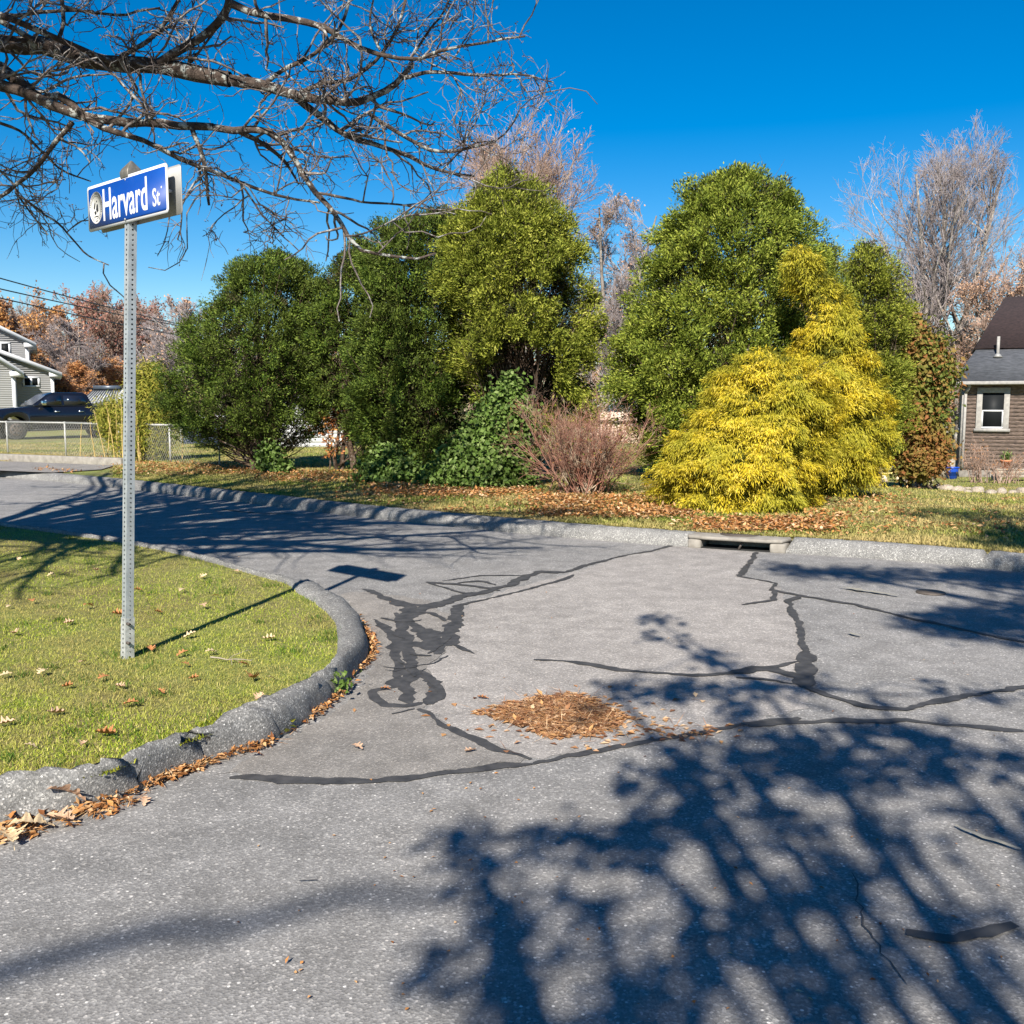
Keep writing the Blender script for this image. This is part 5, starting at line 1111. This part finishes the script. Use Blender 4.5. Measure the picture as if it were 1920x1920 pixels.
for s_ in (-.2, .3):
    mb = MB(); mb.loft([[(s_+rr_*math.cos(k*2*math.pi/10), rr_*.8*math.sin(k*2*math.pi/10), h) for k in range(10)] for rr_, h in ((.1, -.02), (.13, .06), (.12, .14), (.08, .199))]); mb.build('support', M['cream'], be, smooth=True)
jx = empty('white_jug', (x+.14, y, z+.246), 0, 'white plastic jug standing on the low yellow bench', 'jug')
mb = MB(); mb.loft([[(r*math.cos(k*2*math.pi/14), r*.8*math.sin(k*2*math.pi/14), h) for k in range(14)] for r, h in ((.13, 0), (.15, .04), (.15, .16), (.1, .23), (.04, .26))]); mb.build('jug_body', M['white'], jx, smooth=True)
mb = MB(); mb.cyl((0, 0, .26), (0, 0, .3), .035, .035, 10); mb.build('lid', M['plasticblue'], jx)
x, y, z = lp(1790, 897); cmp_ = empty('compost_bin', (x-.35, y+.6, z-.05), 0, 'weathered grey board box against the left corner of the shingled house', 'board box')
mb = MB()
for k in range(5): mb.box(-.55+k*.235, -.55+k*.235+.225, 0, .025, 0, .62+.01*(k % 2))
mb.build('front_board', M['wood'], cmp_)
mb = MB(); mb.box(-.55, -.525, .026, .7, 0, .6); mb.box(.6, .625, .026, .7, 0, .6); mb.build('side_board', M['wood'], cmp_)
# rocks edging the bed
def rockmesh(seed):
    r = np.random.default_rng(seed); rings = []
    for h, s_ in ((-.3, .8), (-.05, 1), (.3, .95), (.6, .7), (.75, .3)):
        rings.append([(s_*math.cos(k*math.pi/4)*(1+r.normal(0, .12)), s_*math.sin(k*math.pi/4)*(1+r.normal(0, .12)), h+r.normal(0, .05)) for k in range(8)])
    mb = MB(); mb.loft(rings); V = np.concatenate(mb.V); me = mkmesh('rock', V, mb.L, mb.T, True); me.materials.append(M['rock']); return me
rk = [rockmesh(i) for i in range(4)]
rocks = [(1700, 905, .24), (1722, 912, .2), (1740, 915, .13), (1758, 916, .22), (1775, 919, .3), (1797, 921, .22), (1815, 924, .17), (1834, 923, .24), (1858, 926, .22), (1878, 926, .25), (1899, 925, .18), (1916, 924, .22), (1688, 899, .15), (1660, 903, .17), (1815, 917, .12)]
rlab = ['leftmost', 'second', 'third']
for i, (px, py, s_) in enumerate(rocks):
    x, y, z = gnd(px, py); o = bpy.data.objects.new('garden_rock', rk[i % 4]); S.collection.objects.link(o); o.location = (x, y, z); o.rotation_euler = (0, 0, i*1.3); o.scale = (s_*(.42+.2*(i % 3)), s_*.5, s_*(.5+.15*(i % 2)))
    tag(o, 'pale tan rock in the row edging the garden bed by the shingled house', 'rock', 'rocks edging the garden bed')

# ------------------------------------------------------------------ grass
def blades(name, P, h, wd_, m, lean=.6):
    n = len(P); az = rng.random(n)*6.283; d = np.stack([np.cos(az), np.sin(az), np.zeros(n)], 1)
    D = nrm(d*rng.uniform(.1, lean*2, (n, 1))+np.array([0, 0, 1])); L = h*rng.uniform(.5, 1.3, n)[:, None]
    s = np.stack([-np.sin(az), np.cos(az), np.zeros(n)], 1)*wd_/2; mid = P+D*L*.55; tip = mid+nrm(D+d*.7+np.array([0, 0, -.15]))*L*.5
    V = np.stack([P-s, P+s, mid+s*.8, mid-s*.8, tip], 1).reshape(-1, 3)
    L_ = (np.arange(n)[:, None]*5+np.array([0, 1, 2, 3, 3, 2, 4])).ravel(); T_ = np.tile([4, 3], n)
    o = link(name, mkmesh(name, V, L_, T_), m); o['kind'] = 'stuff'; return o
def scatter_px(n, x0, x1, y0, y1):
    """points on the z=.118 plane, denser close by (uniform in depth^-1.5)"""
    u = rng.random(n); iy = (y0-755)+(y1-y0)*u; return None
nb = 400000
Yv = 3.0+(12.5-3.0)*rng.random(nb)**1.5; Xv = rng.uniform(-1, 0, nb)*(Yv*.56+.4)+.0; Xv = np.where(rng.random(nb) < .5, Xv, Xv)
P = np.c_[Xv, Yv]; pin = [tuple(p) for p in ni2[::3]]+[(-40, 18), (-40, 1.5)]
P = P[inpoly(P, pin)]; 
o = blades('grass', np.c_[P, np.full(len(P), .112)], .026, .0032, M['grass'], 1.1)
# taller dark tufts
c = P[rng.choice(len(P), 110)]; T_ = (c[:, None]+rng.normal(0, 1, (110, 50, 2))*rng.uniform(.02, .09, (110, 1, 1))).reshape(-1, 2); T_ = T_[inpoly(T_, pin)]
M['tuft'] = leafmat('tuft_grass', [(.04, .09, .012), (.08, .15, .02), (.12, .2, .03)], .35)
blades('grass_tuft', np.c_[T_, np.full(len(T_), .112)], .045, .004, M['tuft'], .8)
# mossy fringe along the kerb
ed = ni2[(pxn > -50) & (pyn > 1290)]; e = np.repeat(ed, 60, 0); e = e+(np.repeat(ed-no2[(pxn > -50) & (pyn > 1290)], 60, 0))*rng.uniform(-.25, .5, (len(e), 1))+rng.normal(0, .012, e.shape)
blades('moss_fringe', np.c_[e, np.full(len(e), .118)], .02, .006, M['moss'], 1.2)
# verge and right lawn
nb = 420000; s = rng.random(nb); k = 1.0+2.4*rng.random(nb)**2.0; vis = (fki[:, 1] > 3)
px_f, _ = proj(np.c_[fki, np.full(len(fki), .12)]); w0 = np.where((px_f > -150) & (px_f < 2050) & vis)[0]; fi = w0[0]+s*(w0[-1]-w0[0]-.01); i0_ = fi.astype(int); fr_ = (fi-i0_)[:, None]
B = fki[i0_]*(1-fr_)+fki[i0_+1]*fr_; P = B*k[:, None]; gx = proj(np.c_[P, zt(P[:, 0], P[:, 1])])
ok = (P[:, 1] < 34) & ~((gx[0] < 212) & (gx[1] > 866)); P = P[ok]
blades('grass', np.c_[P, zt(P[:, 0], P[:, 1])-.005], .05, .011, M['grass_far'], .7)

# ------------------------------------------------------------------ fallen leaves
def litter(name, P, size, m=None, flat=.35):
    n = len(P); o = leafmesh(name, P, np.c_[rng.normal(0, 1, (n, 2)), rng.normal(0, flat, n)], np.c_[rng.normal(0, flat, (n, 2)), np.ones(n)], size*rng.uniform(.6, 1.4, n), size*rng.uniform(.35, .75, n), m or M['litter'], None, False, .2)
    o['kind'] = 'stuff'; return o
# under the evergreens along the verge
U = []
for (pa, pb, ya, yb, n) in [(220, 480, 868, 892, 2600), (480, 700, 885, 905, 2200), (690, 1000, 902, 932, 5200), (1000, 1300, 930, 972, 5200), (1300, 1560, 975, 1000, 2800), (560, 1250, 905, 975, 2200), (0, 215, 858, 866, 600), (1500, 1700, 915, 985, 900), (60, 140, 880, 892, 250), (1250, 1920, 930, 1010, 900)]:
    for _ in range(n//9):
        x, y, z = gnd(random.uniform(pa, pb), random.uniform(ya, yb)+ (0 if pa < 1000 else 0)); q = rng.normal(0, .12, (8, 2))+np.array([x, y]); U.append(np.c_[q, zt(q[:, 0], q[:, 1])+rng.uniform(.02, .05, 8)])
U = np.concatenate(U); kx_ = fki[:, 0]/fki[:, 1]; so = np.argsort(kx_[fki[:, 1] > 3]); KX, KY = kx_[fki[:, 1] > 3][so], fki[fki[:, 1] > 3][so][:, 1]
U = U[U[:, 1] > np.interp(U[:, 0]/U[:, 1], KX, KY)+.05]; litter('leaf_litter', U, .058)
# heap in the dip of the road
hp = np.array([(890, 1337), (960, 1318), (1050, 1300), (1090, 1302), (1130, 1325), (1190, 1352), (1150, 1368), (1100, 1382), (1030, 1386), (985, 1368), (940, 1350)], float)
Q = rng.uniform((880, 1298), (1200, 1390), (16000, 2)); Q = Q[inpoly(Q, hp)]; nq = sum(np.sin(Q[:, 0]*a_+Q[:, 1]*b_+c_) for a_, b_, c_ in ((.11, .2, 0), (.05, -.31, 1), (.19, .4, 2))); dd_ = np.hypot((Q[:, 0]-1050)/150, (Q[:, 1]-1343)/42); Q = Q[rng.random(len(Q)) < np.clip(1.15-dd_*.9+.18*nq, .05, 1)][:2900]
Q = np.concatenate([Q, np.c_[rng.normal(1060, 110, 170), rng.normal(1350, 26, 170)], np.c_[rng.normal(1250, 70, 60), rng.normal(1374, 8, 60)]]); G_ = np.array([on(*q_) for q_ in Q]); dist = np.hypot((Q[:, 0]-1050)/150, (Q[:, 1]-1343)/45)
G_[:, 2] = .008+np.clip(1-dist, 0, 1)*.008*rng.random(len(G_)); G_[:, 2] -= .004; o = litter('leaf_heap', G_, .042, M['heap'], .05)
tag(o, None, None)
Q2 = np.array([on(*q_) for q_ in hp]); mb = MB(); c_ = Q2.mean(0)
# pine needles in the heap
ii = rng.choice(len(G_), 800); D = np.c_[rng.normal(0, 1, (800, 2)), rng.normal(0, .15, 800)]; leafmesh('pine_needles', G_[ii]+np.array([0, 0, .012]), D, np.tile((0, 0, 1.), (800, 1)), rng.uniform(.08, .15, 800), np.full(800, .003), M['heap'], None, False)['kind'] = 'stuff'
# gutter litter along the near kerb
sel = (pxn > -30) & (pyn > 1150) & (pyn < 1560); g0 = no2[sel]; dn = nrm(no2[sel]-ni2[sel]); pn, qn = pxn[sel], pyn[sel]
wg_ = np.interp(pn, [0, 200, 330, 450, 520, 620, 690], [.17, .12, .15, .10, .05, .07, .09]); den = np.interp(pn, [0, 200, 330, 450, 520, 600, 690], [60, 45, 60, 26, 10, 16, 26]).astype(int)
def noise1(x): return np.clip(.6+.5*np.sin(x*.045)+.35*np.sin(x*.13+1), .12, 1)
I_ = np.repeat(np.arange(len(g0)), den); P = g0[I_]+dn[I_]*(rng.random(len(I_))**1.6*wg_[I_])[:, None]+rng.normal(0, .012, (len(I_), 2))
cl_ = noise1(pn)[I_]; kq = rng.random(len(I_)) < cl_; P = P[kq]; I_ = I_[kq]
litter('gutter_litter', np.c_[P, .008+.03*rng.random(len(P))*np.exp(-((P-g0[I_])**2).sum(1)/.01)], .03)
mk_ = I_[rng.random(len(I_)) < .35]; P = g0[mk_]+dn[mk_]*(rng.random(len(mk_))*wg_[mk_])[:, None]; n = len(P)
leafmesh('dry_grass_bits', np.c_[P, np.full(n, .02)], np.c_[rng.normal(0, 1, (n, 2)), rng.normal(0, .2, n)], np.tile((0, 0, 1.), (n, 1)), rng.uniform(.04, .09, n), np.full(n, .003), M['litter'], None, False)['kind'] = 'stuff'
# small debris on the intersection
Q = rng.uniform((420, 1040), (1900, 1900), (420, 2)); G_ = np.array([on(*q_) for q_ in Q]); G_[:, 2] = .006; k = ~inpoly(G_[:, :2], poly) ; 
kk_ = np.array([np.min(((no2-g[:2])**2).sum(1)) > .02 for g in G_]); G_ = G_[k & kk_]; G_ = G_[G_[:, 1] > 2]
litter('road_debris', G_[:140], .016, None, .15)

# lobed oak leaves as single things
def oakleaf(seed, curl=.25):
    r = np.random.default_rng(seed); n = 28; t = np.linspace(0, 1, n); w_ = .30*np.sin(np.pi*np.clip(t*1.02, 0, 1))**.7*(1+.55*np.sin(t*np.pi*7.0))*(.55+.6*t)+.012
    w_[0] = .012; w_[-1] = .01; V = []; 
    for s_ in (-1, 0, 1):
        for i in range(n): V.append((s_*w_[i], t[i]-.5, curl*abs(s_)*w_[i]*1.4+.10*math.sin(t[i]*3+seed)+.02*r.normal()*abs(s_)))
    V += [(.01, -.75, .02), (-.01, -.75, .02)]
    fs = [(i, i+1, n+i+1, n+i) for i in range(n-1)]+[(n+i, n+i+1, 2*n+i+1, 2*n+i) for i in range(n-1)]+[(3*n, n, 3*n+1)]
    mb = MB(); mb.add(V, fs); return mkmesh('oak_leaf', np.concatenate(mb.V), mb.L, mb.T, True)
om = [oakleaf(i, .2+.12*i) for i in range(5)]; lm = []
for i, me in enumerate(om):
    for mt in ('dryleaf', 'dryleaf2', 'dryleaf3'):
        m2 = me.copy(); m2.materials.append(M[mt]); lm.append(m2)
def leaf(px, py, size, k, rz, tilt=.1, z=.0, label=None, group=None, fn_=on):
    x, y, zz = fn_(px, py, z) if fn_ is on else gnd(px, py); o = bpy.data.objects.new('oak_leaf', lm[k % len(lm)]); S.collection.objects.link(o)
    o.location = (x, y, zz+size*.16+.004); o.rotation_euler = (tilt, tilt*.6, rz); o.scale = (size,)*3; return tag(o, label, 'leaf', group)
big = [(125, 1505, .15, 0, 2.4, .55, .05, 'large buff oak leaf propped upright against the kerb at the lower left'), (112, 1545, .13, 6, 1.2, .15, .0, 'flat tan oak leaf just below the propped buff leaf'),
       (60, 1563, .15, 2, 2.0, .2, .0, 'largest lobed tan oak leaf in the gutter at the lower left'), (20, 1580, .14, 8, .6, .15, .0, 'oak leaf with pale edge lowest in the gutter at the left edge'),
       (270, 1508, .06, 3, .4, .5, .0, 'small curled brown leaf in the gutter'), (482, 1420, .06, 1, 1.9, .3, 0, 'small orange leaf on the road beside the kerb'),
       (670, 1406, .065, 0, .9, .1, 0, 'single buff leaf lying on bare asphalt left of the lower crack'), (882, 1412, .06, 6, 2.3, .3, 0, 'single tan leaf lying just below the pale patched asphalt'),
       (905, 1312, .06, 7, 1.3, .3, 0, 'single orange leaf just above the leaf heap'), (722, 1296, .06, 4, 1.4, .2, 0, 'rust leaf lying on the dark tar patch'), (668, 1258, .08, 4, 2.6, .5, 0, 'orange leaf leaning on the broken kerb end')]
for (px, py, s_, k, rz, tl, z, lb) in big: leaf(px, py, s_, k*1, rz, tl, z, lb)
cnt = 0
lawnleaf = [(155, 1398), (60, 1130), (170, 1140), (345, 1110), (385, 1140), (395, 1227), (300, 1150), (190, 1275), (245, 1325), (150, 1245), (360, 1275), (130, 1170), (75, 1265), (455, 1250), (470, 1275), (20, 1140), (385, 1083), (262, 1108), (222, 1155), (500, 1200), (440, 1075), (105, 1340), (12, 1360), (120, 1290), (352, 1195), (30, 1190), (350, 1250), (230, 1290), (90, 1080), (180, 1070), (40, 1050), (480, 1310), (505, 1275), (410, 1120), (300, 1300), (340, 1230), (15, 1270), (60, 1405), (200, 1380), (280, 1220)]
for (px, py) in lawnleaf:
    leaf(px+random.uniform(-6, 6), py, random.uniform(.045, .085), random.randrange(15), random.random()*6.28, random.uniform(-.3, .4), .13, 'small dry leaf lying on the corner lawn around the sign post', 'dry leaves scattered over the corner lawn')
# twig on the lawn
x, y, z = on(430, 1232, .15); sk = Skel(); P, Q = grow(np.array([[x-.1, y, z]]), np.array([[1, -.1, .05]]), np.array([.24]), np.array([.005]), 6, .15, 0); sk.add(P, Q, 5)
p, d, L, r = spawn(P, Q, 4, .3, 1, (35, 70), (.4, .6)); sk.add(*grow(p, d, L, r, 4, .2, 0), 4); o = sk.build('fallen_twig', M['twig']); tag(o, 'forked grey twig lying on the grass right of the sign post', 'twig')
# weeds in the kerb joints
for (px, py, n, s_, mt, lb) in [(632, 1306, 60, .05, 'ivy', 'green leafy weed growing at the break in the near kerb'), (530, 1372, 26, .035, 'bamboo', 'small yellow-green weed at the foot of the near kerb')]:
    x, y, z = on(px, py); r_ = empty('kerb_weed', (x, y, 0), 0, lb, 'weed'); P = np.c_[rng.normal(0, s_, n), rng.normal(0, s_, n), rng.uniform(.01, s_*2.2, n)]
    leafmesh('leaves', P, np.c_[rng.normal(0, 1, (n, 2)), rng.uniform(.2, 1, n)], rng.normal(0, 1, (n, 3)), np.full(n, .04), np.full(n, .022), M[mt], r_, False)
    sk = Skel(); nn = 7; sk.add(*grow(np.zeros((nn, 3)), np.c_[rng.normal(0, .5, (nn, 2)), np.ones(nn)], np.full(nn, s_*2), np.full(nn, .0015), 4, .1), 3); sk.build('stem', M['twig'], r_, False)
